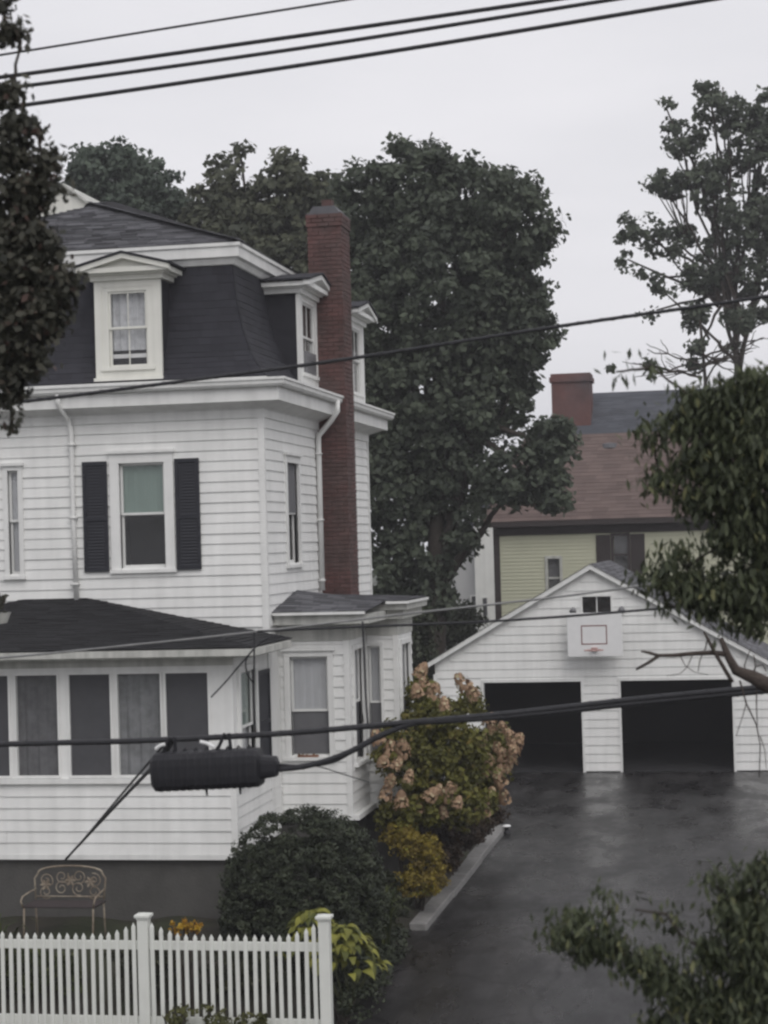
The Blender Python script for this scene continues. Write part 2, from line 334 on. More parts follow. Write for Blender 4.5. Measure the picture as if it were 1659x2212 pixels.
# --- double-hung window: casing is the part, everything in it a sub-part
def window(parent, fr, u0, u1, v0, v1, cas=0.09, mt=None, upper='blind', lower='screen', head=True, rail=None, muntin=False, w=0.0, sill=0.05, name='window', label=None):
    mt = mt or M['trim']; rail = rail if rail is not None else (v0+v1)/2
    b = MB(fr)
    if cas:
        b.box(u0-cas, u0, v0-0.02, v1, w-0.02, w+0.045); b.box(u1, u1+cas, v0-0.02, v1, w-0.02, w+0.045)
        b.box(u0-cas, u1+cas, v1, v1+cas, w-0.02, w+0.048)
    else: b.box(u0, u1, v1-0.02, v1, w-0.02, w+0.03)
    b.box(u0-0.012, u0, v0, v1, w-0.10, w-0.022); b.box(u1, u1+0.012, v0, v1, w-0.10, w-0.022)     # jambs
    if head and cas: b.box(u0-cas-0.03, u1+cas+0.03, v1+cas+0.001, v1+cas+0.045, w-0.01, w+0.085)
    o = b.build(name, mt, parent)
    if label: o['label'] = label
    s = MB(fr); s.box(u0-cas-0.02, u1+cas+0.02, v0-sill-0.02, v0-0.021, w-0.02, w+0.075); s.build('sill', mt, o)
    st = 0.038
    for k, (a, c, ww) in enumerate(((rail, v1, w-0.03), (v0, rail+0.03, w-0.06))):
        s = MB(fr); s.box(u0, u0+st, a, c, ww-0.03, ww); s.box(u1-st, u1, a, c, ww-0.03, ww)
        s.box(u0+st, u1-st, a, a+(0.05 if k else 0.035), ww-0.03, ww); s.box(u0+st, u1-st, c-0.036, c, ww-0.03, ww)
        if muntin: s.box((u0+u1)/2-0.009, (u0+u1)/2+0.009, a+0.05, c-0.036, ww-0.025, ww-0.004)
        s.build('sash', mt, o)
        g = MB(fr); g.box(u0+st, u1-st, a+0.035, c-0.036, ww-0.020, ww-0.014); g.build('pane', M['glass'], o)
        kind = (upper, lower)[k]
        if kind:
            q = MB(fr); n = 14; ub = u0+0.01; uw = (u1-u0-0.02)/n
            wob = 0.004 if kind in ('blind', 'greenblind', 'screen') else 0.022
            base = ww+0.008 if kind in ('screen', 'shade') else ww-0.05
            if kind in ('screen', 'shade'): n = 1; uw = u1-u0-0.02; wob = 0
            for i in range(n):
                z0 = base+wob*math.sin(i*2.1); z1 = base+wob*math.sin((i+1)*2.1)
                q.add([(ub+i*uw, -z0, a+0.02), (ub+(i+1)*uw, -z1, a+0.02), (ub+(i+1)*uw, -z1, c), (ub+i*uw, -z0, c)], [(0, 1, 2, 3)])
            q.build({'screen': 'insect_screen', 'shade': 'insect_screen', 'blind': 'blind', 'greenblind': 'blind'}.get(kind, 'curtain'), M[kind], o)
    r = MB(fr)                                                            # dark recess behind the glass
    a0, a1, c0, c1, d0, d1 = u0-0.1, u1+0.1, v0-0.1, v1+0.1, w-0.75, w-0.13
    r.add([(a0, -d0, c0), (a1, -d0, c0), (a1, -d0, c1), (a0, -d0, c1), (a0, -d1, c0), (a1, -d1, c0), (a1, -d1, c1), (a0, -d1, c1)],
          [(0, 1, 2, 3), (0, 4, 5, 1), (1, 5, 6, 2), (2, 6, 7, 3), (3, 7, 4, 0)])
    r.build('dark_interior', M['dark'], o)
    return o
def shutter(parent, fr, u0, u1, v0, v1, w=0.012):
    b = MB(fr); t = 0.045
    b.box(u0, u0+t, v0, v1, w, w+0.035); b.box(u1-t, u1, v0, v1, w, w+0.035)
    zm = v0+(v1-v0)*0.46
    for a in (v0, zm, v1-0.06): b.box(u0+t, u1-t, a, a+0.06, w, w+0.033)
    b.box(u0+t, u1-t, v0, v1, w-0.002, w+0.006)
    for lo, hi in ((v0+0.06, zm), (zm+0.06, v1-0.06)):
        n = int((hi-lo)/0.045)
        for i in range(n):
            z = lo+(i+0.5)*(hi-lo)/n
            b.add([(u0+t, -(w+0.028), z-0.02), (u1-t, -(w+0.028), z-0.02), (u1-t, -(w+0.008), z+0.022), (u0+t, -(w+0.008), z+0.022)], [(0, 1, 2, 3)])
    return b.build('shutter', M['shutter'], parent)

# --- shingled patches: every tab its own small wedge, joined into one covering
def shingles(name, patches, mt, parent, row=0.14, tab=0.30, lift=0.010, seed=1):
    """patches: (bottom-left, bottom-right, top-right, top-left) seen from above the slope"""
    rg = random.Random(seed); mb = MB()
    for bl, br, tr, tl in patches:
        bl, br, tr, tl = map(Vector, (bl, br, tr, tl))
        n = ((br-bl).cross(tl-bl) if (br-bl).length > 1e-3 else (br-bl+tr-tl).cross(tl-bl)).normalized()
        h = ((tl-bl).length + (tr-br).length)/2; rows = max(1, round(h/row))
        for i in range(rows):
            a, c = i/rows, min(1.0, (i+1.12)/rows)
            l0, r0_, l1, r1 = bl.lerp(tl, a), br.lerp(tr, a), bl.lerp(tl, c), br.lerp(tr, c)
            wd = (r0_-l0).length; k = max(1, round(wd/tab)); off = rg.random()
            cuts = [0.0] + sorted(min(1, max(0, (j+off+rg.uniform(-0.08, 0.08))/k)) for j in range(k)) + [1.0]
            for p, q in zip(cuts, cuts[1:]):
                if q-p < 0.004: continue
                g = min(0.006/max(wd, 0.01), (q-p)*0.2)
                li = n*(lift*rg.uniform(0.7, 1.5)); tp = n*0.002
                A, B, Cc, D = l0.lerp(r0_, p+g/2), l0.lerp(r0_, q-g/2), l1.lerp(r1, q-g/2), l1.lerp(r1, p+g/2)
                sl = (D-A)*rg.uniform(-0.03, 0.03)
                mb.add([A+li-sl, B+li-sl, Cc+tp, D+tp, A-sl, B-sl], [(0, 1, 2, 3), (4, 5, 1, 0)], rg.random())
    o = mb.build(name, mt, parent); o['kind'] = 'stuff'
    return o

# --- foliage: many small leaves in clumps spread through the lobes of a crown
def leaves(name, lobes, n, size, mt, parent, seed=0, clump=0.45, per=60, droop=0.0, aspect=0.62, shell=0.5, tri=False, up=0.35, clump_tint=0.65):
    g = np.random.default_rng(seed)
    lob = np.array(lobes, float); wgt = (lob[:, 3]*lob[:, 4]*lob[:, 5])**0.72; wgt /= wgt.sum()
    nc = max(1, n//per); li = g.choice(len(lob), nc, p=wgt)
    d = g.normal(size=(nc, 3)); d /= np.linalg.norm(d, axis=1)[:, None]
    rad = shell + (1-shell)*g.random(nc)**0.7
    cc = lob[li, :3] + d*lob[li, 3:6]*rad[:, None]
    cs = clump*g.uniform(0.55, 1.35, nc); ct = g.random(nc)
    ci = np.repeat(np.arange(nc), per); N_ = len(ci)
    o = g.normal(size=(N_, 3)); o /= np.linalg.norm(o, axis=1)[:, None]; o *= g.random(N_)[:, None]**0.45
    o *= np.array([1, 1, 0.72])
    pos = cc[ci] + o*cs[ci][:, None]
    nrm = o*0.8 + d[ci]*0.35 + g.normal(size=(N_, 3))*0.55 + np.array([0, 0, up]); nrm /= np.linalg.norm(nrm, axis=1)[:, None]
    ax = g.normal(size=(N_, 3)) + np.array([0, 0, -droop*3]); ax -= nrm*(ax*nrm).sum(1)[:, None]; ax /= np.linalg.norm(ax, axis=1)[:, None]
    bx = np.cross(nrm, ax); s = size*g.uniform(0.6, 1.35, N_)[:, None]
    if tri:
        P = np.stack([pos-bx*s*0.5*aspect, pos+bx*s*0.5*aspect, pos+ax*s], 1); k = 3
    else:
        P = np.stack([pos-ax*s*0.5, pos+bx*s*aspect*0.5-ax*s*0.05-nrm*s*0.10, pos+ax*s*0.5-nrm*s*0.16, pos-bx*s*aspect*0.5-ax*s*0.05-nrm*s*0.10], 1); k = 4
    me = bpy.data.meshes.new(name); me.vertices.add(N_*k); me.vertices.foreach_set('co', P.reshape(-1).astype(np.float32))
    me.loops.add(N_*k); me.loops.foreach_set('vertex_index', np.arange(N_*k, dtype=np.int32))
    me.polygons.add(N_); me.polygons.foreach_set('loop_start', np.arange(0, N_*k, k, dtype=np.int32)); me.polygons.foreach_set('loop_total', np.full(N_, k, np.int32))
    me.update(calc_edges=True)
    a = me.attributes.new('tint', 'FLOAT', 'FACE')
    a.data.foreach_set('value', np.clip(ct[ci]*clump_tint + g.random(N_)*(1-clump_tint), 0, 1).astype(np.float32))
    me.materials.append(mt)
    return link(name, me, parent), cc
def limb(mb, p0, p1, r0_, r1, sag=0.0, n=6, seed=0, wig=0.12, sides=7):
    rg = random.Random(seed); p0, p1 = Vector(p0), Vector(p1); L_ = (p1-p0).length; pts = []; rs = []
    for i in range(n+1):
        t = i/n; j = wig*L_*0.25*math.sin(math.pi*t)
        pts.append(p0.lerp(p1, t) + Vector((rg.uniform(-j, j), rg.uniform(-j, j), rg.uniform(-j, j)*0.5 - sag*math.sin(math.pi*t)*L_*0.2))); rs.append(r0_+(r1-r0_)*t)
    mb.tube(pts, rs, sides, cap=True); return pts
def tree(name, base, lobes, label, mt, n, size, group=None, seed=0, clump=0.45, per=60, trunk_r=0.22, branch=14, bark=None, limb_r=None, twig_r=0.045, **kw):
    t = thing(name, base, label, 'tree', group)
    _, cc = leaves('crown', lobes, n, size, mt, t, seed, clump, per, **kw)
    mb = MB(); rg = random.Random(seed); base = Vector(base)
    lob = np.array(lobes); top = Vector((float(np.average(lob[:, 0], weights=lob[:, 3]**2)), float(np.average(lob[:, 1], weights=lob[:, 3]**2)), float(lob[:, 2].max())))
    if limb_r: top = base + Vector((0, 0, 2.5))
    low = float((lob[:, 2]-lob[:, 5]).min())
    fork = base.lerp(top, 0.35); fork.z = max(base.z+0.6, min(low+0.8, base.z+0.5*(top.z-base.z)))
    limb(mb, base-Vector((0, 0, 0.2)), fork, trunk_r*1.25, trunk_r*0.8, n=6, seed=seed, wig=0.06, sides=10)
    if limb_r: top = Vector(max(lobes, key=lambda l: l[3]*l[5])[:3])
    limb(mb, fork, top, trunk_r*0.8, 0.07 if limb_r else 0.02, n=8, seed=seed+1, wig=0.02 if limb_r else 0.12)
    if limb_r:
        for i, l in enumerate(lobes):
            lp = Vector(l[:3]); near = [Vector(q[:3]) for q in lobes if (Vector(q[:3])-fork).length < (lp-fork).length-0.02]
            if near: limb(mb, min(near, key=lambda q: (q-lp).length), lp, limb_r, limb_r*0.5, n=5, seed=seed+5+i)
    else:
      for i, l in enumerate(lobes): limb(mb, fork.lerp(top, rg.uniform(0.0, 0.45)), Vector(l[:3]), trunk_r*0.5, 0.03, n=6, seed=seed+5+i)
    for i in range(branch):
        c = Vector(cc[rg.randrange(len(cc))]); l = min(lobes, key=lambda q: (Vector(q[:3])-c).length)
        limb(mb, Vector(l[:3]).lerp(fork, 0.0 if limb_r else 0.3), c, twig_r, twig_r*0.3, n=5, seed=seed+50+i, sides=5)
    mb.build('trunk', bark or M['bark'], t, smooth=True)
    return t

# ================================================================== the setting
def gz(y):                      # the lot falls gently towards the street
    if y <= 20.6: return -0.42
    if y >= 27: return -0.02
    t = (y-20.6)/6.4; return -0.42 + 0.40*(t*t*(3-2*t))
def sheet(name, xs, ys, zf, mt, kind='structure'):
    v = [(x, y, zf(x, y)) for y in ys for x in xs]; n = len(xs)
    f = [(j*n+i, j*n+i+1, (j+1)*n+i+1, (j+1)*n+i) for j in range(len(ys)-1) for i in range(n-1)]
    o = MB().add(v, f).build(name, mt, smooth=True); o['kind'] = kind; return o
YS = [-150, -60, -10, 6, 14, 18, 20, 20.6] + [20.6+0.4*i for i in range(1, 17)] + [30, 40, 60, 120, 220, 400]
sheet('ground', [-300, -120, -60, -30, -20, -10, 0, 10, 20, 60, 120, 300], YS, lambda x, y: gz(y)-0.03, M['ground'])
sheet('driveway', [-5.02, -3.6, -2.4, -1.2, 0, 1.4, 3.2, 5.0], [20.6+0.4*i for i in range(0, 17)] + [29, 32, 36, 40, 44, 47.0], lambda x, y: gz(y)+0.02, M['asphalt'])
sheet('driveway_apron', [-7.4, -6.4, -5.4, -4.70], [37.3, 40, 43, 47.0], lambda x, y: gz(y)+0.016, M['asphalt'])
sheet('street', [-80, -30, 0, 30, 80], [7.5, 12, 17.9], lambda x, y: -0.44+0.012, M['street'])
k = MB(); k.box(-80, 80, -0.5, -0.325, -20.58, -18.1); o = k.build('sidewalk', M['sidewalk']); o['kind'] = 'structure'
k = MB(); k.box(-80, 80, -0.5, -0.32, -18.095, -17.93); o = k.build('street_kerb', M['kerb']); o['kind'] = 'structure'
def bedz(x, y):
    z = gz(y)+0.02
    t = min(1, max(0, (y-22.7)/2.0)); z += 0.50*(t*t*(3-2*t))
    e = min(1, max(0, (-4.97-x)/1.1)); lo = max(gz(y)+0.03, 0.09 if y > 27.7 else gz(y)+0.03)
    n = 0.025*math.sin(3.1*x+1.7*y)+0.02*math.sin(5.3*x-2.9*y)
    return lo*(1-e) + z*e + n*min(1, e*2)
sheet('garden_bed', [-14.5+0.25*i for i in range(0, 37)] + [-5.1, -4.99], [22.0+0.3*i for i in range(0, 57)], bedz, M['soil'])
kerb = bpy.data.objects.new('stone_kerb', None); col.objects.link(kerb); kerb.location = (-4.84, 27, 0); kerb['kind'] = 'structure'
ys = 27.75; 
for i, ln in enumerate((2.55, 1.45, 1.9, 1.6, 2.1)):
    b = MB(); dx = rng.uniform(-0.02, 0.02); tz = 0.11 + rng.uniform(-0.012, 0.012)
    b.box(-4.99+dx, -4.73+dx, -0.1, tz, -(ys+ln-0.02), -ys); b.build('kerb_stone', M['kerb'], kerb, bevel=0.018); ys += ln

# ================================================================== the white house
HX0, HX1, HY0, HY1 = -14.6, -7.04, 28.0, 36.05
RECT = (HX0, HX1, HY0, HY1)
house = thing('white_house', (-10.8, 32, 0.4), 'white clapboard house with dark mansard roof, dormers and a sunroom porch', 'house')
MF, MR = FRONT(HY0), RIGHT(HX1)
# foundation
b = MB(); b.box(HX0+0.05, HX1-0.05, 0.0, 1.45, -(HY1-0.05), -(HY0+0.05)); b.box(-13.55, -7.12, 0.0, 1.37, -27.95, -26.06)
b.box(-7.1, -6.02, 0.0, 1.55, -29.95, -28.68); b.box(-7.1, -5.55, 0.0, 1.55, -31.35, -30.03); b.build('foundation', M['concrete'], house)
# front and right walls of the main block
W1 = (-9.27, -8.565, 5.33, 6.91); WN = (-11.04, -10.87, 5.28, 6.86); WS = (29.36, 30.14, 5.33, 6.90)
fwall = sheath(MB(MF), HX0, HX1, 1.45, 7.9, [W1, WN]).build('front_wall', M['siding'], house)
clad(MF, HX0, HX1-0.07, 4.42, 7.66, 0.155, [W1, WN], M['siding'], fwall)
swall = sheath(MB(MR), HY0+0.125, HY1, 1.45, 7.9, [WS]).build('side_wall', M['siding'], house)
clad(MR, HY0+0.07, HY1-0.1, 4.42, 7.66, 0.155, [WS], M['siding'], swall)
b = MB(); b.box(HX0, HX1-0.13, 1.45, 7.9, -HY1, -(HY1-0.12)); b.box(HX0, HX0+0.12, 1.45, 7.9, -(HY1-0.13), -(HY0+0.125)); b.build('rear_wall', M['siding'], house)
b = MB(); b.box(HX1-0.069, HX1+0.028, 4.3, 7.66, -(HY0+0.069), -(HY0-0.028)); b.build('corner_board', M['trim'], house)
b = MB(); b.box(HX1-0.02, HX1+0.028, 4.3, 7.66, -(HY1+0.02), -(HY1-0.09)); b.build('corner_board', M['trim'], house)
window(house, MF, *W1, cas=0.145, upper='greenblind', lower=None, rail=6.13, label='front window with green blind and dark lower sash')
window(house, MF, *WN, cas=0.07, upper='blind', lower='blind', rail=6.08, label='very narrow window beside the downspout')
window(house, MR, *WS, cas=0.11, upper='screen', lower=None, rail=6.10)
shutter(house, MF, -9.84, -9.455, 5.29, 6.95, 0.026); shutter(house, MF, -8.395, -8.02, 5.29, 6.95, 0.026)
# lower cornice, gutter, downspouts
b = MB(); b.ring(RECT, [(0.0, 7.52), (0.035, 7.52), (0.035, 7.64), (0.05, 7.66), (0.30, 7.755), (0.345, 7.745), (0.345, 7.95), (0.36, 7.955), (0.36, 8.02), (0.10, 8.12), (-0.05, 8.14)]); b.build('cornice', M['trim'], house)
b = MB(); b.ring(RECT, [(0.365, 7.945), (0.42, 7.945), (0.45, 7.98), (0.455, 8.03), (0.475, 8.04), (0.475, 8.075), (0.46, 8.075), (0.45, 8.05), (0.365, 8.045)], closed=True); b.build('gutter', M['trim'], house)
b = MB(); b.tube([(-10.07, 27.60, 7.95), (-10.07, 27.60, 7.82), (-10.02, 27.90, 7.60), (-9.99, 27.93, 7.42), (-9.99, 27.93, 6.2), (-9.97, 27.93, 4.85)], 0.04, 8)
for z in (7.2, 6.1, 5.1): b.box(-10.05, -9.93, z, z+0.03, -27.99, -27.88)
b.build('downspout', M['trim'], house, smooth=True)
b = MB(); b.tube([(-6.60, 31.35, 7.98), (-6.60, 31.35, 7.80), (-6.72, 31.42, 7.66), (-6.96, 31.50, 7.42), (-6.97, 31.50, 7.25), (-6.97, 31.50, 4.85)], 0.045, 8)
for z in (7.1, 6.0, 5.0): b.box(-7.03, -6.92, z, z+0.03, -31.56, -31.44)
b.build('downspout', M['trim'], house, smooth=True)
# mansard: concave flare at the foot
PROF = [(0.10, 8.13), (-0.06, 8.30), (-0.22, 8.55), (-0.36, 8.90), (-0.47, 9.35), (-0.55, 10.02)]
b = MB(); b.ring(RECT, [(o-0.012, z-0.004) for o, z in PROF]); b.build('mansard', M['slate'], house)
pt = []
for (o0, z0), (o1, z1) in zip(PROF, PROF[1:]):
    c = lambda o, z: [(HX0-o, HY0-o, z), (HX1+o, HY0-o, z), (HX1+o, HY1+o, z), (HX0-o, HY1+o, z)]
    a, d = c(o0, z0), c(o1, z1); pt += [(a[0], a[1], d[1], d[0]), (a[1], a[2], d[2], d[1])]
shingles('mansard_shingles', pt, M['slate'], house, 0.13, 0.22, 0.006, 3)
b = MB(); b.ring(RECT, [(-0.56, 9.88), (-0.50, 9.90), (-0.46, 9.98), (-0.40, 10.00), (-0.40, 10.14), (-0.37, 10.16), (-0.37, 10.21), (-0.55, 10.24)]); b.build('upper_cornice', M['trim'], house)
# upper hip roof
o_, ze, sl = -0.38, 10.215, 0.385; x0, x1, y0, y1 = HX0-o_, HX1+o_, HY0-o_, HY1+o_
hh = (y1-y0)/2; zr = ze+sl*hh; ra, rb = (x0+hh, y0+hh, zr), (x1-hh, y0+hh, zr)
c = [(x0, y0, ze), (x1, y0, ze), (x1, y1, ze), (x0, y1, ze)]
b = MB(); b.add([*c, ra, rb], [(0, 1, 5, 4), (1, 2, 5), (2, 3, 4, 5), (3, 0, 4)]); b.build('hip_roof', M['greyshingle'], house)
e = 0.004; up_ = lambda p: (p[0], p[1], p[2]+e)
shingles('hip_shingles', [(up_(c[0]), up_(c[1]), up_(rb), up_(ra)), (up_(c[1]), up_(c[2]), up_(rb), up_(rb))], M['greyshingle'], house, 0.135, 0.30, 0.016, 5)
b = MB()
for i in range(26):
    t0, t1 = i/26, (i+1.1)/26; p, q = Vector(c[1]).lerp(Vector(rb), t0), Vector(c[1]).lerp(Vector(rb), min(1, t1)); s = Vector((0.10, 0.10, -0.03)); zz = Vector((0, 0, 0.035))
    b.add([p-s+zz*0.6, p+zz*1.4, p+s+zz*0.6, q-s+zz*0.3, q+zz*0.9, q+s+zz*0.3], [(0, 1, 4, 3), (1, 2, 5, 4), (0, 1, 2)], rng.random())
o = b.build('hip_ridge_shingles', M['greyshingle'], house); o['kind'] = 'stuff'

def dormer(fr, u0, u1, v0=8.20, v1=9.66, win=None, trimm=None, over=0.20, depth=1.15, ac=False, label=None, w=0.05):
    """gabled roof dormer, its face at w = 0.05"""
    um = (u0+u1)/2; tm = trimm or M['trim']; w1 = w-depth
    g = win
    d = MB(fr); d.box(u0, g[0]-0.10, v0, v1, w-0.05, w); d.box(g[1]+0.10, u1, v0, v1, w-0.05, w)        # pilasters
    d.box(g[0]-0.10, g[1]+0.10, g[3]+0.06, v1, w-0.05, w-0.004); d.box(g[0]-0.10, g[1]+0.10, v0, g[2]-0.055, w-0.05, w-0.004)
    o = d.build('dormer', tm, house)
    if label: o['label'] = label
    MB(fr).box(u0+0.02, u0+0.06, v0, v1, w1, w-0.051).build('cheek', M['slate'], o); MB(fr).box(u1-0.06, u1-0.02, v0, v1, w1, w-0.051).build('cheek', M['slate'], o)
    q = MB(fr); q.box(u0-0.02, u1+0.02, v0-0.05, v0-0.001, w-0.05, w+0.05); q.build('sill', tm, o)
    q = MB(fr); q.box(u0-0.05, u1+0.05, v1+0.001, v1+0.075, w1+0.3, w+0.05); q.box(u0-0.10, u1+0.10, v1+0.0755, v1+0.10, w1+0.25, w+0.11); q.build('frieze', tm, o)
    a, c_ = u0-over, u1+over; vb = v1+0.101; va = vb+0.085; vt = va+0.19+0.0*(u1-u0)
    q = MB(fr); q.box(a+0.02, c_-0.02, vb, va-0.015, w1+0.2, w+0.20); q.prism([(a+0.10, va-0.012), (c_-0.10, va-0.012), (um, vt-0.05)], w, w+0.12); q.build('pediment', tm, o)
    q = MB(fr)
    for s in (-1, 1):
        e0 = (a if s < 0 else c_)
        p = [(e0, va-0.075), (e0, va), (um, vt), (um, vt-0.075)]
        q.prism(p if s > 0 else p[::-1], w+0.121, w+0.235)
    q.build('rake_board', tm, o)
    q = MB(fr)
    for s in (-1, 1):
        e0 = (a-0.03 if s < 0 else c_+0.03)
        p = [(e0, va+0.001), (e0, va+0.03), (um, vt+0.035), (um, vt+0.003)]
        q.prism(p if s > 0 else p[::-1], w1, w+0.26)
    q.build('dormer_roof', M['slate'], o)
    return o
def dormer_window(o, fr, g, **kw):
    # the window of a dormer is a sub-part level below the house: sash, pane and curtain joined to the dormer
    u0, u1, v0, v1 = g; w = 0.05; rail = kw.get('rail', (v0+v1)/2); tm = kw.get('tm', M['trim']); st = 0.035
    q = MB(fr); q.box(u0-0.10, u0, v0, v1, w-0.06, w-0.012); q.box(u1, u1+0.10, v0, v1, w-0.06, w-0.012); q.box(u0-0.10, u1+0.10, v1, v1+0.06, w-0.06, w-0.012); q.box(u0-0.12, u1+0.12, v0-0.055, v0-0.001, w-0.06, w+0.03)
    q.build('window_frame', tm, o)
    for kk, (a, c_, ww) in enumerate(((rail, v1, w-0.035), (v0, rail+0.03, w-0.065))):
        q = MB(fr); q.box(u0, u0+st, a, c_, ww-0.028, ww); q.box(u1-st, u1, a, c_, ww-0.028, ww); q.box(u0+st, u1-st, a, a+0.035, ww-0.028, ww); q.box(u0+st, u1-st, c_-0.033, c_, ww-0.028, ww)
        q.box((u0+u1)/2-0.008, (u0+u1)/2+0.008, a+0.035, c_-0.033, ww-0.022, ww-0.006); q.build('sash', tm, o)
        g_ = MB(fr); g_.box(u0+st, u1-st, a+0.034, c_-0.032, ww-0.018, ww-0.012); g_.build('pane', M['glass'], o)
    cu0 = kw.get('curtain_to', v0+0.4)
    if cu0 < v1:
        q = MB(fr); n = 16; uw = (u1-u0)/n; z = lambda i: w-0.16+0.02*math.sin(i*1.9)
        for i in range(n): q.add([(u0+i*uw, -z(i), cu0), (u0+(i+1)*uw, -z(i+1), cu0), (u0+(i+1)*uw, -z(i+1), v1), (u0+i*uw, -z(i), v1)], [(0, 1, 2, 3)])
        q.build('curtain', M[kw.get('curtain', 'lace')], o)
    if kw.get('bar'):
        q = MB(fr); q.box(u0, u1, v0+0.14, v0+0.20, w-0.15, w-0.11); q.build('window_bar', M['white'], o)
    if kw.get('unit'):
        q = MB(fr); q.box(u0+0.06, u1-0.06, v0+0.005, v0+0.36, w-0.09, w+0.02)
        for i in range(6): q.box(u0+0.09, u1-0.09, v0+0.05+i*0.045, v0+0.07+i*0.045, w+0.02, w+0.03)
        q.build('air_conditioner', M['greymetal'], o)
    r = MB(fr); a0, a1, c0, c1, d0, d1 = u0-0.05, u1+0.05, v0-0.05, v1+0.05, w-0.8, w-0.12
    r.add([(a0, -d0, c0), (a1, -d0, c0), (a1, -d0, c1), (a0, -d0, c1), (a0, -d1, c0), (a1, -d1, c0), (a1, -d1, c1), (a0, -d1, c1)], [(0, 1, 2, 3), (0, 4, 5, 1), (1, 5, 6, 2), (2, 6, 7, 3), (3, 7, 4, 0)])
    r.build('dark_interior', M['dark'], o)
g = (-9.37, -8.765, 8.36, 9.50)
d1 = dormer(MF, -9.58, -8.54, win=g, trimm=M['cream'], label='front dormer with cream casing and lace curtain'); dormer_window(d1, MF, g, rail=8.93, tm=M['cream'], curtain_to=8.62, bar=True)
g = (30.72, 31.58, 8.40, 9.56)
d2 = dormer(MR, 30.42, 31.86, win=g, label='side dormer with a window air conditioner beside the chimney'); dormer_window(d2, MR, g, curtain='screen', curtain_to=8.9, unit=True)
g = (34.70, 35.50, 8.38, 9.56)
d3 = dormer(MR, 34.42, 35.76, win=g, label='side dormer behind the chimney'); dormer_window(d3, MR, g, curtain='screen', curtain_to=9.0)

# chimney: brick by brick on a mortar core
chim_x0, chim_x1, chim_y0, chim_y1 = -7.11, -6.54, 31.74, 32.44
CH = 11.12
b = MB(); b.box(chim_x0+0.012, chim_x1-0.012, 0.2, CH, -(chim_y1-0.012), -(chim_y0+0.012)); chim = b.build('chimney', M['mortar'], house)
BL, BH, J = 0.20, 0.062, 0.010
front_me = MB(); front_me.box(0, BL-J, 0, BH-0.0, 0, 0.02)
bricks = []
z = 4.45; k = 0
while z < CH-0.02:
    top = z > CH-0.22; ex = 0.0
    if top: ex = 0.02
    for face in range(4):
        lo, hi = ((chim_x0, chim_x1), (chim_y0, chim_y1), (chim_x0, chim_x1), (chim_y0, chim_y1))[face]
        lo -= ex; hi += ex; u = lo - (BL/2 if k % 2 else 0)
        while u < hi-0.02:
            p, q = max(u, lo), min(u+BL-J, hi)
            if q-p > 0.03: bricks.append((face, p, q, z, ex))
            u += BL
    z += BH+J; k += 1
def brick_geo(mb, f):
    face, p, q, z, ex = f; h = BH+rng.uniform(-0.003, 0.003); pr = 0.014+rng.uniform(-0.004, 0.004)+ex
    if face == 0: fr = FRONT(chim_y0+0.012)
    elif face == 1: fr = RIGHT(chim_x1-0.012)
    elif face == 2: fr = Matrix.Translation((0, chim_y1-0.012, 0)) @ Matrix.Diagonal((1, -1, 1, 1))
    else: fr = Matrix.Translation((chim_x0+0.012, 0, 0)) @ Matrix.Diagonal((-1, 1, 1, 1)) @ Matrix.Rotation(R(90), 4, 'Z')
    t = mb.m; mb.m = fr; mb.box(p, q, z, z+h, 0.0 if ex == 0 else -0.05, pr, rng.random()); mb.m = t
vis = [f for f in bricks if f[0] == 0 and f[3] > 4.7]; rest = [f for f in bricks if not (f[0] == 0 and f[3] > 4.7)]
vis.sort(key=lambda f: -(f[2]-f[1])); rest += vis[300:]; vis = vis[:300]
for f in vis:
    mb = MB(); brick_geo(mb, f); mb.t = [rng.random()]*5 + [rng.random()]; mb.build('brick', M['brick'], chim)
mb = MB()
for f in rest: brick_geo(mb, f)
o = mb.build('brickwork', M['brick'], chim); o['kind'] = 'stuff'
b = MB(); b.box(chim_x0-0.01, chim_x1+0.01, CH-0.002, CH+0.04, -(chim_y1+0.01), -(chim_y0-0.01)); b.prism([(chim_x0+0.03, CH+0.041), (chim_x1-0.03, CH+0.041), (chim_x1-0.1, CH+0.15), (chim_x0+0.1, CH+0.15)], -(chim_y1), -(chim_y0)); b.build('chimney_cap', M['lead'], chim)
b = MB(); b.box(chim_x0+0.2, chim_x1-0.2, CH+0.151, CH+0.30, -(chim_y1-0.25), -(chim_y0+0.25)); b.build('flue', M['brick'], chim)

# sunroom porch on the front
PY, PX0, PX1 = 26.0, -13.6, -7.06
MP, MPR = FRONT(PY), RIGHT(PX1)
wins = [(-13.30, -12.66), (-12.56, -11.92), (-11.78, -11.12), (-10.96, -10.31), (-10.23, -9.585), (-9.44, -8.81), (-8.735, -8.08), (-8.035, -7.395)]
PW = [(a, c_, 2.45, 3.90) for a, c_ in wins]; PS = [(26.30, 27.18, 2.35, 3.86)]
pw = sheath(MB(MP), PX0, PX1, 1.37, 4.16, PW, -0.10, 0.0).build('porch_front_wall', M['trim'], house)
clad(MP, PX0+0.06, PX1-0.06, 1.37, 2.36, 0.163, [], M['siding'], pw)
ps = sheath(MB(MPR), PY+0.105, HY0-0.01, 1.37, 4.16, PS, -0.10, 0.0).build('porch_side_wall', M['trim'], house)
clad(MPR, PY+0.06, HY0+0.5, 1.37, 2.30, 0.163, [], M['siding'], ps)
b = MB(); b.box(PX1-0.059, PX1+0.027, 1.37, 2.36, -(PY+0.059), -(PY-0.027)); b.build('corner_board', M['trim'], house)
b = MB(); b.box(PX0, PX1+0.05, 2.361, 2.43, -(PY+0.02), -(PY-0.07)); b.build('porch_sill', M['trim'], house)
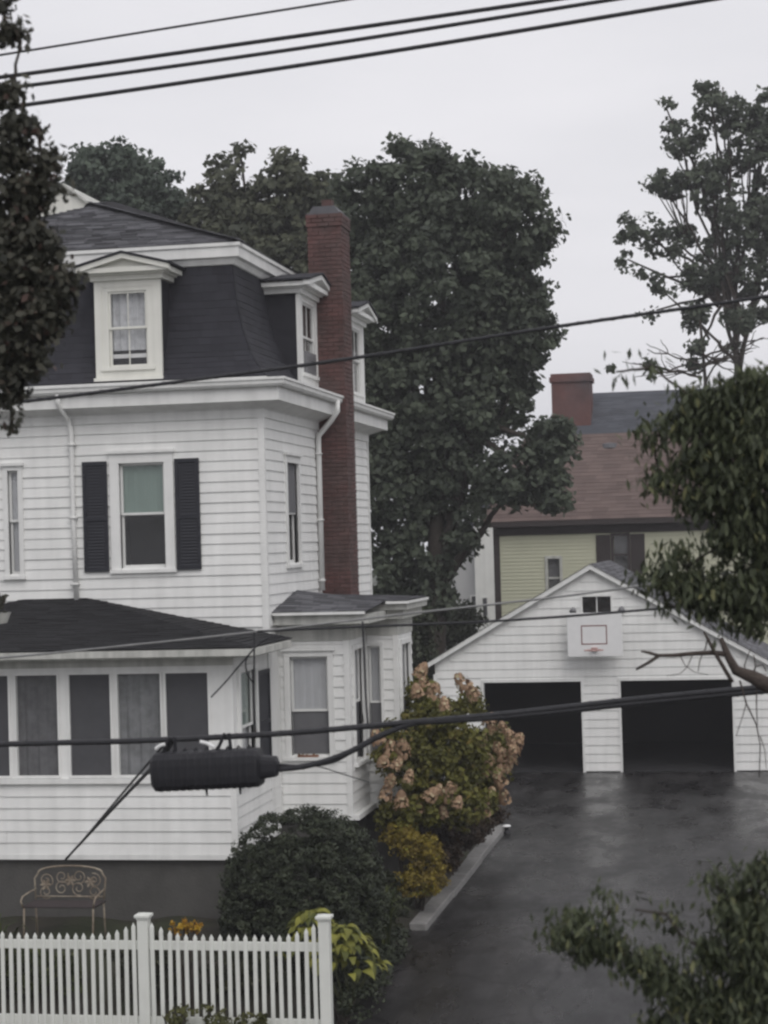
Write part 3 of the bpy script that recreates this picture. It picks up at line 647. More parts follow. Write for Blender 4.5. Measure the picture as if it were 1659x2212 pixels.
b = MB(); b.box(PX0, PX1+0.03, 1.30, 1.369, -(PY+0.02), -(PY-0.035)); b.box(PX1-0.02, PX1+0.03, 1.30, 1.369, -(HY0+0.4), -(PY+0.021)); b.build('water_table', M['trim'], house)
look = ['sheer', None, 'sheer', None, 'sheer', None, 'sheer2', None]
M['sheer2'] = mat('pale_sheer_curtain', (0.25, 0.255, 0.265), 0.9, 0.3, 6); M['shade'] = mat('dark_screen', (0.070, 0.070, 0.076), 0.8, 0.1, 5)
for (a, c_, v0, v1), lk in zip(PW, look):
    q = MB(MP); q.box(a-0.012, a+0.018, v0, v1, -0.06, 0.02); q.box(c_-0.018, c_+0.012, v0, v1, -0.06, 0.02); q.box(a+0.018, c_-0.018, v1-0.02, v1+0.012, -0.06, 0.02); q.box(a+0.018, c_-0.018, v0-0.012, v0+0.02, -0.06, 0.02)
    o = q.build('porch_window', M['trim'], house)
    q = MB(MP); q.box(a+0.019, c_-0.019, v0+0.021, v1-0.021, -0.035, -0.03); q.build('pane', M['glass'], o)
    q = MB(MP); n = 16 if lk else 1; uw = (c_-a+0.06)/n; zz = lambda i: (-0.10+0.02*math.sin(i*1.7)) if lk else -0.022
    for i in range(n): q.add([(a-0.03+i*uw, -zz(i), v0-0.03), (a-0.03+(i+1)*uw, -zz(i+1), v0-0.03), (a-0.03+(i+1)*uw, -zz(i+1), v1+0.03), (a-0.03+i*uw, -zz(i), v1+0.03)], [(0, 1, 2, 3)])
    q.build('curtain' if lk else 'screen', M[lk or 'shade'], o)
window(house, MPR, *PS[0], cas=0.08, upper='greenblind', lower='blind', rail=3.05, head=False)
shutter(house, MPR, 27.27, 27.96, 2.33, 3.80, 0.012)
# porch eaves and roof
er = 0.36; ex0, ex1, ey = PX0-er, PX1+er, PY-er; ez = 4.235
b = MB()
b.box(ex0+0.02, ex1-0.02, 4.13, 4.16, -(HY0-0.01), -(ey+0.02)); b.box(ex0, ex1, 4.10, 4.225, -(ey+0.02), -(ey)); b.box(ex1-0.02, ex1, 4.10, 4.225, -(HY0-0.01), -(ey+0.021)); b.box(ex0, ex0+0.02, 4.10, 4.225, -(HY0-0.01), -(ey+0.021))
b.box(PX0, PX1+0.02, 3.98, 4.129, -(PY+0.0), -(PY-0.03)); b.build('porch_eaves', M['greywhite'], house)  # eave shade on the white trim put into its grey, plus weather streaks
b = MB(); b.box(ex0-0.02, ex1+0.07, 4.13, 4.22, -(ey-0.002), -(ey-0.085)); b.box(ex1+0.002, ex1+0.085, 4.13, 4.22, -(27.7), -(ey-0.001)); b.build('porch_gutter', M['greywhite'], house)
rl, rr_, rz = (-10.80, HY0-0.005, 4.90), (-9.86, HY0-0.005, 4.90), 4.90
c = [(ex0-0.03, ey-0.03, ez), (ex1+0.03, ey-0.03, ez), (ex1+0.03, HY0-0.005, ez), (ex0-0.03, HY0-0.005, ez)]
b = MB(); b.add([*c, rl, rr_], [(0, 1, 5, 4), (1, 2, 5), (3, 0, 4), (0, 3, 2, 1)]); b.build('porch_roof', M['blackshingle'], house)
shingles('porch_shingles', [(up_(c[0]), up_(c[1]), up_(rr_), up_(rl)), (up_(c[1]), up_(c[2]), up_(rr_), up_(rr_)), (up_(c[3]), up_(c[0]), up_(rl), up_(rl))], M['blackshingle'], house, 0.135, 0.3, 0.010, 9)
# side bays of the ground floor
A_Y, B_X, C_Y, D_X, D_END = 28.6, -5.97, 29.98, -5.47, 31.30
MA, MBB, MC, MD = FRONT(A_Y), RIGHT(B_X), FRONT(C_Y), RIGHT(D_X)
WA = (-6.86, -6.275, 2.44, 3.93); WB = (28.92, 29.62, 2.30, 4.00); WC = (-5.93, -5.73, 2.28, 4.00); WD = (30.22, 31.00, 2.30, 4.00)
for nm, fr, a, c_, wn in (('bay_front_wall', MA, HX1, B_X, WA), ('bay_side_wall', MBB, A_Y+0.105, C_Y, WB), ('rear_bay_front_wall', MC, B_X+0.001, D_X, WC), ('rear_bay_side_wall', MD, C_Y+0.105, D_END, WD)):
    o = sheath(MB(fr), a, c_, 1.55, 4.42, [wn], -0.10, 0.0).build(nm, M['siding'], house)
    lo = a+0.03 if 'front' in nm else a-0.05
    clad(fr, lo, c_-0.06 if 'front' in nm else c_-0.03, 1.55, 4.16, 0.16, [wn], M['siding'], o)
for x, y in ((B_X, A_Y), (D_X, C_Y)):
    b = MB(); b.box(x-0.059, x+0.027, 1.5, 4.16, -(y+0.059), -(y-0.027)); b.build('corner_board', M['trim'], house)
window(house, MA, *WA, cas=0.085, upper='blind', lower='screen', rail=3.10)
window(house, MBB, *WB, cas=0.07, upper='lace', lower='shade', rail=3.17, head=False)
window(house, MC, *WC, cas=0.05, upper='blind', lower='screen', rail=3.10, head=False)
window(house, MD, *WD, cas=0.07, upper='lace', lower='shade', rail=3.14, head=False)
b = MB(); b.box(HX1+0.03, B_X+0.12, 1.47, 1.549, -(C_Y-0.01), -(A_Y-0.035)); b.box(B_X+0.121, D_X+0.05, 1.47, 1.549, -D_END, -(C_Y-0.035)); b.build('water_table', M['trim'], house)
b = MB(); b.box(HX1+0.03, B_X+0.03, 4.161, 4.42, -(C_Y-0.03), -(A_Y-0.03)); b.box(B_X+0.031, D_X+0.03, 4.161, 4.42, -D_END, -(C_Y-0.03)); b.build('bay_frieze', M['greywhite'], house)
b = MB(); b.box(HX1+0.03, B_X+0.40, 4.421, 4.56, -(C_Y+0.2), -(A_Y-0.33)); b.box(B_X+0.10, D_X+0.24, 4.565, 4.66, -(D_END+0.25), -(C_Y-0.34)); b.box(B_X+0.10, D_X+0.16, 4.421, 4.564, -(D_END+0.2), -(C_Y-0.22)); b.build('bay_eaves', M['greywhite'], house)
b = MB(); b.box(HX1+0.03, B_X+0.36, 4.565, 4.605, -(A_Y-0.34), -(A_Y-0.42)); b.box(B_X+0.42, D_X+0.28, 4.662, 4.70, -(D_END+0.2), -(C_Y-0.42)); b.build('bay_gutter', M['trim'], house)
xr = D_X+0.26; zf = lambda x, y: 4.575 + 0.10*max(0, (y-(A_Y-0.36))/1.75) if y < C_Y else 4.70
q1 = [(HX1+0.01, A_Y-0.40, 4.61), (B_X+0.40, A_Y-0.40, 4.605), (B_X+0.40, C_Y-0.3, 4.70), (HX1+0.01, C_Y-0.1, 4.90)]
q2 = [(HX1+0.01, C_Y-0.1, 4.901), (B_X+0.40, C_Y-0.42, 4.706), (xr, C_Y-0.42, 4.706), (xr, D_END+0.27, 4.706), (HX1+0.01, D_END+0.27, 4.78)]
b = MB(); b.add(q1, [(0, 1, 2, 3)]); b.add(q2, [(0, 1, 2, 3, 4)]); b.build('bay_roof', M['blackshingle'], house)
shingles('bay_shingles', [(up_(q1[0]), up_(q1[1]), up_(q1[2]), up_(q1[3])), (up_(q2[1]), up_(q2[2]), (xr, D_END+0.27, 4.71), (HX1+0.01, D_END+0.27, 4.785))], M['greyshingle'], house, 0.135, 0.3, 0.010, 11)

for nm, fr, u0, u1, v, lab in (('sill_planter', MA, -6.77, -6.45, 2.372, 'long rust-coloured planter on the sill of the bay front window'), ('sill_planter', MC, -5.90, -5.76, 2.212, 'small rust-coloured planter on the narrow rear bay window sill')):
    pl_ = thing(nm, tuple(fr @ Vector(((u0+u1)/2, -0.03, v))), lab, 'planter', 'planters on the sills')
    q = MB(fr); q.prism([(u0+0.012, v), (u1-0.012, v), (u1, v+0.075), (u0, v+0.075)], -0.015, 0.07); q.build('trough', mat('terracotta_'+str(len(bpy.data.materials)), (0.24, 0.12, 0.075), 0.8, 0.3, 12), pl_, bevel=0.006)
    leaves('plants', [((fr @ Vector((u0+(u1-u0)*t_, -0.03, v+0.085))).x, (fr @ Vector((0, -0.03, 0))).y, v+0.085, 0.05, 0.04, 0.03) for t_ in (0.2, 0.5, 0.8)], 90, 0.035, leaf_mat('leaf_planter_'+str(len(bpy.data.materials)), (0.10, 0.06, 0.03), (0.26, 0.15, 0.08)), pl_, 5, 0.03, 10)

# ================================================================== garage
GY, GX0, GX1, GD = 46.6, -7.57, 0.62, 6.6
GM = -3.74; HW = {-1: GM-GX0, 1: GX1-GM}; GS = 0.572; GA = 4.86; gshape = lambda v: (max(GX0, GM-(GA-v)/GS), min(GX1, GM+(GA-v)/GS))
garage = thing('garage', (GM, GY, 0), 'white two-bay gabled garage at the end of the driveway', 'garage')
MG = FRONT(GY)
DR = [(-6.39, -4.05, -0.1, 2.17), (-3.11, -0.50, -0.1, 2.17)]; GW = (-3.96, -3.28, 3.77, 4.19)
zt = GA-GS*HW[1]
b = MB(MG); sheath(b, GX0, GX1, 0, zt, DR, -0.12, 0.0)
wl, wr = GW[0], GW[1]; hA = lambda u: GA-GS*abs(u-GM)
b.prism([(GX0, zt), (wl, zt), (wl, hA(wl)), (GX0, hA(GX0))], -0.12, 0); b.prism([(wr, zt), (GX1, zt), (wr, hA(wr))], -0.12, 0)
b.box(wl, wr, zt, GW[2], -0.12, 0); b.prism([(wl, GW[3]), (wr, GW[3]), (wr, hA(wr)), (GM, GA), (wl, hA(wl))], -0.12, 0)
gw = b.build('front_wall', M['siding'], garage)
OPS = [(a-0.06, c_+0.06, v0, v1+0.06) for a, c_, v0, v1 in DR] + [GW]
clad(MG, GX0+0.05, GX1-0.05, 0.03, GA-0.1, 0.205, OPS, M['siding'], gw, shape=lambda v: tuple(np.clip(gshape(v), GX0+0.05, GX1-0.05)))
for a, c_, v0, v1 in DR:
    b = MB(MG); b.box(a-0.06, a, 0, v1, -0.02, 0.035); b.box(c_, c_+0.06, 0, v1, -0.02, 0.035); b.box(a-0.06, c_+0.06, v1, v1+0.07, -0.02, 0.04)
    b.build('door_frame', M['trim'], garage)
for x in (GX0, GX1): 
    b = MB(MG); b.box(x-0.04, x+0.049 if x < -4 else x+0.04, 0, zt+0.02, -0.12, 0.03) if x < -4 else b.box(x-0.049, x+0.04, 0, zt+0.02, -0.12, 0.03); b.build('corner_board', M['trim'], garage)
b = MB(); b.box(GX0, GX0+0.12, 0, zt, -(GY+GD), -(GY+0.121)); b.box(GX1-0.12, GX1, 0, zt, -(GY+GD), -(GY+0.121)); b.box(GX0+0.121, GX1-0.121, 0, 1.999, -(GY+GD), -(GY+GD-0.12)); b.prism([(GX0+0.121, 2.0), (GX1-0.121, 2.0), (GX1-0.121, hA(GX1)-0.05), (GM, GA-0.02), (GX0+0.121, hA(GX0)-0.05)], -(GY+GD+0.0), -(GY+GD-0.11)); b.build('rear_and_side_walls', M['siding'], garage)
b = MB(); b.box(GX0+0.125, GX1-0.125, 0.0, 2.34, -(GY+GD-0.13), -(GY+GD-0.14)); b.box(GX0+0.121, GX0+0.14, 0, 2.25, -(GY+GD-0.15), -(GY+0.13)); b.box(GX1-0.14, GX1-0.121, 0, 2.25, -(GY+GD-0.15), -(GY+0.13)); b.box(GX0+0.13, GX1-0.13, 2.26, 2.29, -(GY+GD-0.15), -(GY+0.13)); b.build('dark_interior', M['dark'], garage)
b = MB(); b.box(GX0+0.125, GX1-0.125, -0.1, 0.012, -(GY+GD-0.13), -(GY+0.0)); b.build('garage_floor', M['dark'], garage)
b = MB(MG)
for s in (-1, 1):
    e0 = GM+s*(HW[s]+0.30); ve = GA-GS*(HW[s]+0.30)
    p = [(e0, ve-0.02), (e0, ve+0.10), (GM, GA+0.10), (GM, GA-0.02)]
    b.prism(p if s > 0 else p[::-1], 0.12, 0.16)
b.build('rake_board', M['trim'], garage)
b = MB(MG)
for s in (-1, 1):
    e0 = GM+s*(HW[s]+0.30); ve = GA-GS*(HW[s]+0.30)
    p = [(e0, ve+0.03), (e0, ve+0.101), (GM, GA+0.101), (GM, GA+0.03)]
    b.prism(p if s > 0 else p[::-1], -GD-0.15, 0.119)
b.build('roof_deck', M['greywhite'], garage)
pt = []
eL, eR = HW[-1]+0.33, HW[1]+0.33; vL, vR = GA-GS*eL+0.108, GA-GS*eR+0.108; yf, yb = GY-0.19, GY+GD+0.18; zk = GA+0.108
pt = [((GM+eR, yf, vR), (GM+eR, yb, vR), (GM, yb, zk), (GM, yf, zk)), ((GM-eL, yb, vL), (GM-eL, yf, vL), (GM, yf, zk), (GM, yb, zk))]
o = shingles('roof_shingles', pt, M['greyshingle'], garage, 0.14, 0.3, 0.012, 21)
q = MB(MG); cs = 0.05
q.box(GW[0]-cs, GW[0], GW[2], GW[3], -0.02, 0.045); q.box(GW[1], GW[1]+cs, GW[2], GW[3], -0.02, 0.045); q.box(GW[0]-cs, GW[1]+cs, GW[3], GW[3]+cs, -0.02, 0.045); q.box(GW[0]-cs, GW[1]+cs, GW[2]-cs, GW[2], -0.02, 0.05)
o = q.build('gable_window', M['trim'], garage)
q = MB(MG); q.box(GM+0.11, GM+0.135, GW[2], GW[3], -0.05, -0.02); q.build('muntin', M['trim'], o)
q = MB(MG); q.box(GW[0], GW[1], GW[2], GW[3], -0.06, -0.055); q.build('pane', M['glass'], o)
q = MB(MG); q.box(GW[0]-0.05, GW[1]+0.05, GW[2]-0.05, GW[3]+0.05, -0.4, -0.2); q.build('dark_interior', M['dark'], o)
for u, lab in ((-4.17, 'small floodlight left of the garage gable window'), (-3.02, 'small floodlight right of the garage gable window')):
    t = thing('floodlight', (u, GY, 3.8), lab, 'light', 'garage floodlights')
    q = MB(MG); q.box(u-0.05, u+0.05, 3.80, 3.92, 0.025, 0.06); q.build('base_plate', M['greymetal'], t)
    q = MB(); q.tube([(u, GY-0.06, 3.87), (u, GY-0.13, 3.90)], 0.018, 6); q.tube([(u, GY-0.10, 3.91), (u, GY-0.22, 3.85)], [0.05, 0.085], 10); q.build('lamp_head', M['greymetal'], t, smooth=True)
hoop = thing('basketball_hoop', (-3.65, GY, 2.78), 'white basketball backboard with red square and rim on garage gable', 'hoop')
q = MB(MG); q.box(-4.30, -3.00, 2.78, 3.82, 0.42, 0.46); q.build('backboard', M['white'], hoop, bevel=0.01)
q = MB(MG)
for a, c_, v0, v1 in ((-3.97, -3.36, 3.50, 3.524), (-3.97, -3.36, 3.07, 3.094), (-3.97, -3.946, 3.095, 3.50), (-3.384, -3.36, 3.095, 3.50)): q.box(a, c_, v0, v1, 0.461, 0.464)
q.build('target_square', M['red'], hoop)
q = MB(); cx, cy, cz = -3.66, GY-0.46-0.30, 2.95
q.tube([(cx+0.225*math.cos(a), cy+0.225*math.sin(a), cz) for a in [2*math.pi*i/24 for i in range(25)]], 0.012, 6); q.build('rim', M['pinkred'], hoop, smooth=True)
q = MB(MG); q.box(cx-0.07, cx+0.07, 2.92, 3.00, 0.461, 0.55); q.build('rim_bracket', M['pinkred'], hoop)
q = MB(MG); q.box(-4.05, -3.98, 2.95, 3.02, 0.0, 0.419); q.box(-3.33, -3.26, 2.95, 3.02, 0.0, 0.419); q.box(-4.05, -3.98, 3.5, 3.57, 0.0, 0.419); q.box(-3.33, -3.26, 3.5, 3.57, 0.0, 0.419); q.build('wall_bracket', M['greymetal'], hoop)

# ================================================================== houses behind
YY = 62.0
yh = thing('yellow_house', (at(1400, 1400, YY).x, YY+4, 0), 'yellow-green house with tall brown roof and brick chimney behind the garage', 'house')
xl = at(1068, 1200, YY).x; xr_ = xl+14.5; zeave = at(1075, 1138, YY).z
MY = FRONT(YY); yw = []
wa, wb_ = at(1325, 1158, YY), at(1357, 1238, YY); wc, wd_ = at(1183, 1207, YY), at(1211, 1290, YY)
WY1 = (wa.x, wb_.x, wb_.z, wa.z); WY2 = (wc.x, wd_.x, wd_.z, wc.z)
o = sheath(MB(MY), xl, xr_, 0, zeave, [WY1, WY2]).build('front_wall', M['yellow'], yh)
clad(MY, xl+0.18, xr_, 2.6, zeave-0.02, 0.115, [WY1, WY2], M['yellow'], o, maxlen=7)
b = MB(); b.box(xl, xl+0.12, 0, zeave, -(YY+9), -(YY+0.12)); b.box(xr_-0.12, xr_, 0, zeave, -(YY+9), -(YY+0.12)); b.box(xl+0.12, xr_-0.12, 0, zeave, -(YY+9), -(YY+8.88)); b.build('rear_and_side_walls', M['yellow'], yh)
b = MB(MY); b.box(xl-0.02, xl+0.18, 0, zeave, -0.3, 0.04); b.build('corner_board', M['darkbrown'], yh)
b = MB(MY); b.box(xl-0.35, xr_+0.3, zeave-0.02, zeave+0.14, -0.2, 0.42); b.box(xl-0.02, xr_, zeave-0.30, zeave-0.021, 0.0, 0.05); b.build('eaves', M['darkbrown'], yh)
zb, zr = at(1300, 937, YY+2.0).z, at(1400, 845, YY+4.6).z
hx = xl+2.1
E0 = [(xl-0.35, YY-0.42, zeave+0.145), (xr_+0.3, YY-0.42, zeave+0.145), (xr_+0.3, YY+9.42, zeave+0.145), (xl-0.35, YY+9.42, zeave+0.145)]
E1 = [(xl+0.9, YY+2.0, zb), (xr_-0.9, YY+2.0, zb), (xr_-0.9, YY+7, zb), (xl+0.9, YY+7, zb)]
RA, RB = (xl+2.9, YY+4.5, zr), (xr_-2.5, YY+4.5, zr)
b = MB(); b.add(E0+E1, [(0, 1, 5, 4), (1, 2, 6, 5), (2, 3, 7, 6), (3, 0, 4, 7)]); b.build('lower_roof', M['brownshingle'], yh)
b = MB(); b.add(E1+[RA, RB], [(0, 1, 5, 4), (1, 2, 5), (2, 3, 4, 5), (3, 0, 4)]); b.build('upper_roof', M['skygrey'], yh)  # shallow upper slope: reflected sky put into its grey colour
off = lambda p: (p[0], p[1]-0.006, p[2]+0.006)
shingles('lower_roof_shingles', [tuple(off(E0[i]) if i < 2 else off(E1[3-i]) for i in range(4)), (off(E0[3]), off(E0[0]), off(E1[0]), off(E1[3]))], M['brownshingle'], yh, 0.16, 0.5, 0.010, 31)
shingles('upper_roof_shingles', [(off(E1[0]), off(E1[1]), off(RB), off(RA)), (off(E1[3]), off(E1[0]), off(RA), off(RA))], M['skygrey'], yh, 0.16, 0.5, 0.010, 32)
for g, sh, lab in ((WY1, True, 'upper window between dark brown shutters'), (WY2, False, 'lower window with white casing beside the garage gable')):
    q = MB(MY); cs = 0.09; mt_ = M['darkbrown'] if sh else M['greywhite']
    q.box(g[0]-cs, g[0], g[2], g[3], -0.02, 0.05); q.box(g[1], g[1]+cs, g[2], g[3], -0.02, 0.05); q.box(g[0]-cs, g[1]+cs, g[3], g[3]+cs, -0.02, 0.05); q.box(g[0]-cs, g[1]+cs, g[2]-cs, g[2], -0.02, 0.06)
    o = q.build('window', mt_, yh); o['label'] = lab
    zm = (g[2]+g[3])/2
    q = MB(MY); q.box(g[0], g[1], zm-0.03, zm+0.03, -0.07, -0.03); q.build('meeting_rail', mt_, o)
    q = MB(MY); q.box(g[0], g[1], g[2], g[3], -0.08, -0.075); q.build('pane', M['glass'], o)
    q = MB(MY); q.box(g[0]-0.05, g[1]+0.05, g[2]-0.05, g[3]+0.05, -0.25, -0.16); q.build('blind', M['screen'], o)
    if sh:
        for a, c_ in ((g[0]-cs-0.46, g[0]-cs-0.01), (g[1]+cs+0.01, g[1]+cs+0.46)):
            q = MB(MY); q.box(a, c_, g[2]-0.05, g[3]+0.05, 0.026, 0.06)
            for i in range(12):
                z_ = g[2]+0.02+i*(g[3]-g[2]-0.05)/12; q.box(a+0.05, c_-0.05, z_, z_+0.05, 0.06, 0.075)
            q.build('shutter', M['darkbrown'], yh)
ca, cb = at(1190, 808, 64.5), at(1277, 940, 64.5)
b = MB(); b.box(ca.x, cb.x, cb.z-2.6, ca.z-0.28, -65.7, -64.5); ch = b.build('chimney', M['farbrick'], yh)
b = MB(); b.box(ca.x-0.06, cb.x+0.06, ca.z-0.279, ca.z-0.12, -65.76, -64.44); b.box(ca.x-0.02, cb.x+0.02, ca.z-0.119, ca.z, -65.7, -64.5); b.build('chimney_cap', M['farbrick'], ch)
q = MB(); pv = at(1318, 962, YY+1.85); q.lathe((pv.x, pv.y, pv.z-0.25), [(0.30, 0), (0.30, 0.12), (0.36, 0.16), (0.30, 0.30), (0.02, 0.36)], 12); q.build('roof_vent', M['lead'], yh)

WYY = 76.0
wh = thing('white_far_house', (at(1000, 1400, WYY).x, WYY+3, 0), 'white house glimpsed between the big tree and the yellow house', 'house')
a_, c2 = at(930, 1150, WYY), at(1085, 1400, WYY); MW = FRONT(WYY)
xm = at(1030, 1250, WYY).x
b = MB(MW); b.box(a_.x, xm, 0, a_.z, -6, 0); b.build('shaded_wing', M['shadewall'], wh)  # shadow side of the white house, shade put into the wall colour
b = MB(MW); b.box(xm+0.001, c2.x+3, 0, a_.z+0.9, -6.5, 0.5); o2 = b.build('front_wing', M['siding'], wh)
b = MB(MW); b.prism([(a_.x-0.3, a_.z+0.002), (xm, a_.z+0.002), (xm, a_.z+0.5)], -6.2, 0.3); b.box(xm-0.2, c2.x+3.2, a_.z+0.901, a_.z+1.05, -6.7, 0.8); b.prism([(xm-0.2, a_.z+1.051), (c2.x+3.2, a_.z+1.051), ((xm+c2.x+3)/2, a_.z+2.6)], -6.7, 0.8); b.build('roof', M['skygrey'], wh)
for px0, px1, py0, py1, w_ in ((1019, 1030, 1288, 1332, 0.0), (1043, 1053, 1292, 1330, 0.5)):
    p, q_ = at(px0, py0, WYY-w_), at(px1, py1, WYY-w_)
    b = MB(MW); b.box(p.x-0.05, q_.x+0.05, q_.z-0.05, p.z+0.05, w_+0.002, w_+0.04); o = b.build('window', M['trim'], wh)
    b = MB(MW); b.box(p.x, q_.x, q_.z, p.z, w_+0.041, w_+0.05); b.build('pane', M['shade'], o)
GYY = 48.0
gh = thing('gabled_far_house', (at(90, 1000, GYY).x, GYY+3, 0), 'pale gabled house peeking over the grey roof at far left', 'house')
p0, p1 = at(138, 402, GYY), at(212, 456, GYY); sl_ = (p0.z-p1.z)/(p1.x-p0.x); hw = 4.2
b = MB(FRONT(GYY)); b.prism([(p0.x-hw, 0), (p0.x+hw, 0), (p0.x+hw, p0.z-sl_*hw), (p0.x, p0.z), (p0.x-hw, p0.z-sl_*hw)], -8, 0); b.build('gable_wall', M['cream'], gh)
b = MB(FRONT(GYY))
for s in (-1, 1):
    e_ = p0.x+s*(hw+0.3); v_ = p0.z-sl_*(hw+0.3); pp = [(e_, v_+0.004), (e_, v_+0.07), (p0.x, p0.z+0.075), (p0.x, p0.z+0.004)]
    b.prism(pp if s > 0 else pp[::-1], -8.2, 0.12)
b.build('roof', M['greywhite'], gh)

# ================================================================== trees behind the houses
def lobe(px, py, Y, rpx, rpy, ry=None):
    p = at(px, py, Y); s = (p-CAM).dot(fw)/F
    return (p.x, p.y, p.z, rpx*s, (ry if ry else rpx*s*0.9), rpy*s)
T = 51.0
tree('maple_tree', (at(925, 1300, T).x, T, -0.05),
     [lobe(900, 400, T, 100, 112), lobe(800, 460, T, 85, 110), lobe(1010, 450, T, 120, 100), lobe(1100, 470, T-.5, 90, 110), lobe(1160, 520, T-.5, 50, 60), lobe(960, 620, T, 170, 190), lobe(1090, 640, T, 90, 110), lobe(1140, 730, T-.5, 70, 80), lobe(1060, 740, T, 90, 100),
      lobe(820, 640, T, 100, 170), lobe(900, 860, T, 125, 160), lobe(820, 900, T, 70, 170), lobe(1050, 860, T, 110, 105), lobe(860, 1060, T, 85, 140), lobe(985, 1000, T, 90, 100), lobe(1120, 1030, T-1, 95, 70), lobe(1190, 960, T-1, 60, 55), lobe(1200, 1060, T-1, 35, 45), lobe(930, 1170, T, 75, 100), lobe(1015, 1130, T-.5, 45, 62), lobe(850, 1210, T, 60, 90), lobe(935, 1290, T, 50, 60), lobe(1000, 1190, T, 22, 40)],
     'tall rounded dark green tree rising behind the chimney and garage', M['leaf_dark'], 84000, 0.20, seed=11, clump=0.40, per=48, trunk_r=0.30, group='trees behind the houses')
T = 57.0
tree('maple_tree', (at(600, 1300, T).x, T, -0.05),
     [lobe(480, 420, T, 62, 75), lobe(610, 400, T, 55, 80), lobe(545, 480, T, 90, 100), lobe(680, 470, T, 75, 120), lobe(600, 560, T, 110, 110), lobe(450, 500, T, 60, 100), lobe(720, 420, T, 40, 50), lobe(520, 335, T, 22, 32), lobe(700, 600, T, 90, 110), lobe(600, 720, T, 130, 130)],
     'loose topped green tree between the round tree and the left one', M['leaf_mid'], 34000, 0.22, seed=23, clump=0.42, per=44, trunk_r=0.26, group='trees behind the houses', shell=0.35)
T = 60.0
tree('maple_tree', (at(270, 1300, T).x, T, -0.05),
     [lobe(250, 385, T, 85, 80), lobe(330, 420, T, 70, 75), lobe(190, 370, T, 45, 55), lobe(270, 480, T, 130, 85), lobe(380, 480, T, 55, 70), lobe(170, 450, T, 60, 80), lobe(300, 600, T, 140, 110)],
     'dense broad green tree directly above the grey hip roof', M['leaf_blue'], 32000, 0.22, seed=37, clump=0.42, per=48, trunk_r=0.26, group='trees behind the houses')
T = 72.0
tree('maple_tree', (at(1620, 1300, T).x, T, -0.05),
     [lobe(1560, 235, T, 60, 55), lobe(1530, 190, T, 22, 22), lobe(1470, 290, T, 65, 45), lobe(1440, 235, T, 18, 24), lobe(1620, 320, T, 70, 80), lobe(1650, 240, T, 45, 50), lobe(1440, 400, T, 40, 34), lobe(1520, 400, T, 75, 65), lobe(1380, 500, T, 48, 40), lobe(1355, 560, T, 28, 28), lobe(1450, 520, T, 60, 40), lobe(1600, 500, T, 85, 75), lobe(1425, 600, T, 40, 45), lobe(1530, 590, T, 65, 45), lobe(1640, 600, T, 55, 55), lobe(1700, 420, T, 80, 160), lobe(1418, 670, T, 24, 26), lobe(1505, 690, T, 22, 42), lobe(1720, 640, T, 70, 120), lobe(1610, 680, T, 45, 22), lobe(1655, 470, T, 40, 60), lobe(1512, 750, T, 14, 30), lobe(1590, 740, T, 20, 14)],
     'tall open tree with sky showing through its leaf clusters, upper right', M['leaf_dark'], 16500, 0.24, seed=41, clump=0.40, per=30, trunk_r=0.16, branch=90, group='trees behind the houses', shell=0.35)
T = 70.0
bt = thing('bare_tree', (at(1560, 1300, T).x, T, -0.05), 'leafless twiggy tree above the yellow house ridge', 'tree')
mb = MB(); q = at(1530, 830, T); limb(mb, (q.x, T, -0.1), at(1512, 690, T), 0.16, 0.05, seed=2, wig=0.05)
rg = random.Random(5)
for i in range(13):
    p = at(1515+rg.uniform(-8, 8), rg.uniform(730, 845), T); s = rg.choice((-1, 1)); e = at(1515+s*rg.uniform(60, 150), rg.uniform(700, 810), T+rg.uniform(-1, 1))
    pts = limb(mb, p, e, 0.045, 0.018, n=6, seed=i, wig=0.4, sides=5)
    for j in range(3):
        a = pts[rg.randint(2, 5)]; limb(mb, a, a+Vector((s*rg.uniform(0.2, 1.0), 0, rg.uniform(-0.2, 0.7))), 0.02, 0.012, n=4, seed=i*9+j, wig=0.4, sides=4)
mb.build('trunk', M['bark'], bt)
leaves('last_leaves', [lobe(1408, 795, T, 14, 22), lobe(1330, 800, T, 18, 20), lobe(1500, 770, T, 22, 40), lobe(1600, 690, T, 40, 26)], 900, 0.22, M['leaf_dark'], bt, 3, 0.3, 30)
# evergreen hedge mass between bay and garage
Tb = 54.6
hd = thing('dark_bush', tuple(at(970, 1420, Tb)[:2])+(0,), 'dark evergreen bush behind the left corner of the garage', 'bush')
leaves('foliage', [lobe(960, 1385, Tb, 65, 75), lobe(905, 1420, Tb, 45, 70), lobe(1005, 1350, Tb, 40, 45), lobe(890, 1350, Tb, 40, 60), lobe(900, 1470, Tb, 50, 60), lobe(908, 1400, 49.4, 38, 80), lobe(905, 1330, 49.4, 30, 40)], 16000, 0.13, M['leaf_yew'], hd, 8, 0.32, 50)
b = MB(); q = at(950, 1420, Tb); b.tube([(q.x, Tb, -0.1), (q.x, Tb, 1.6), (q.x+.1, Tb, 2.8)], [0.08, 0.05, 0.02], 7); b.build('stem', M['bark'], hd)

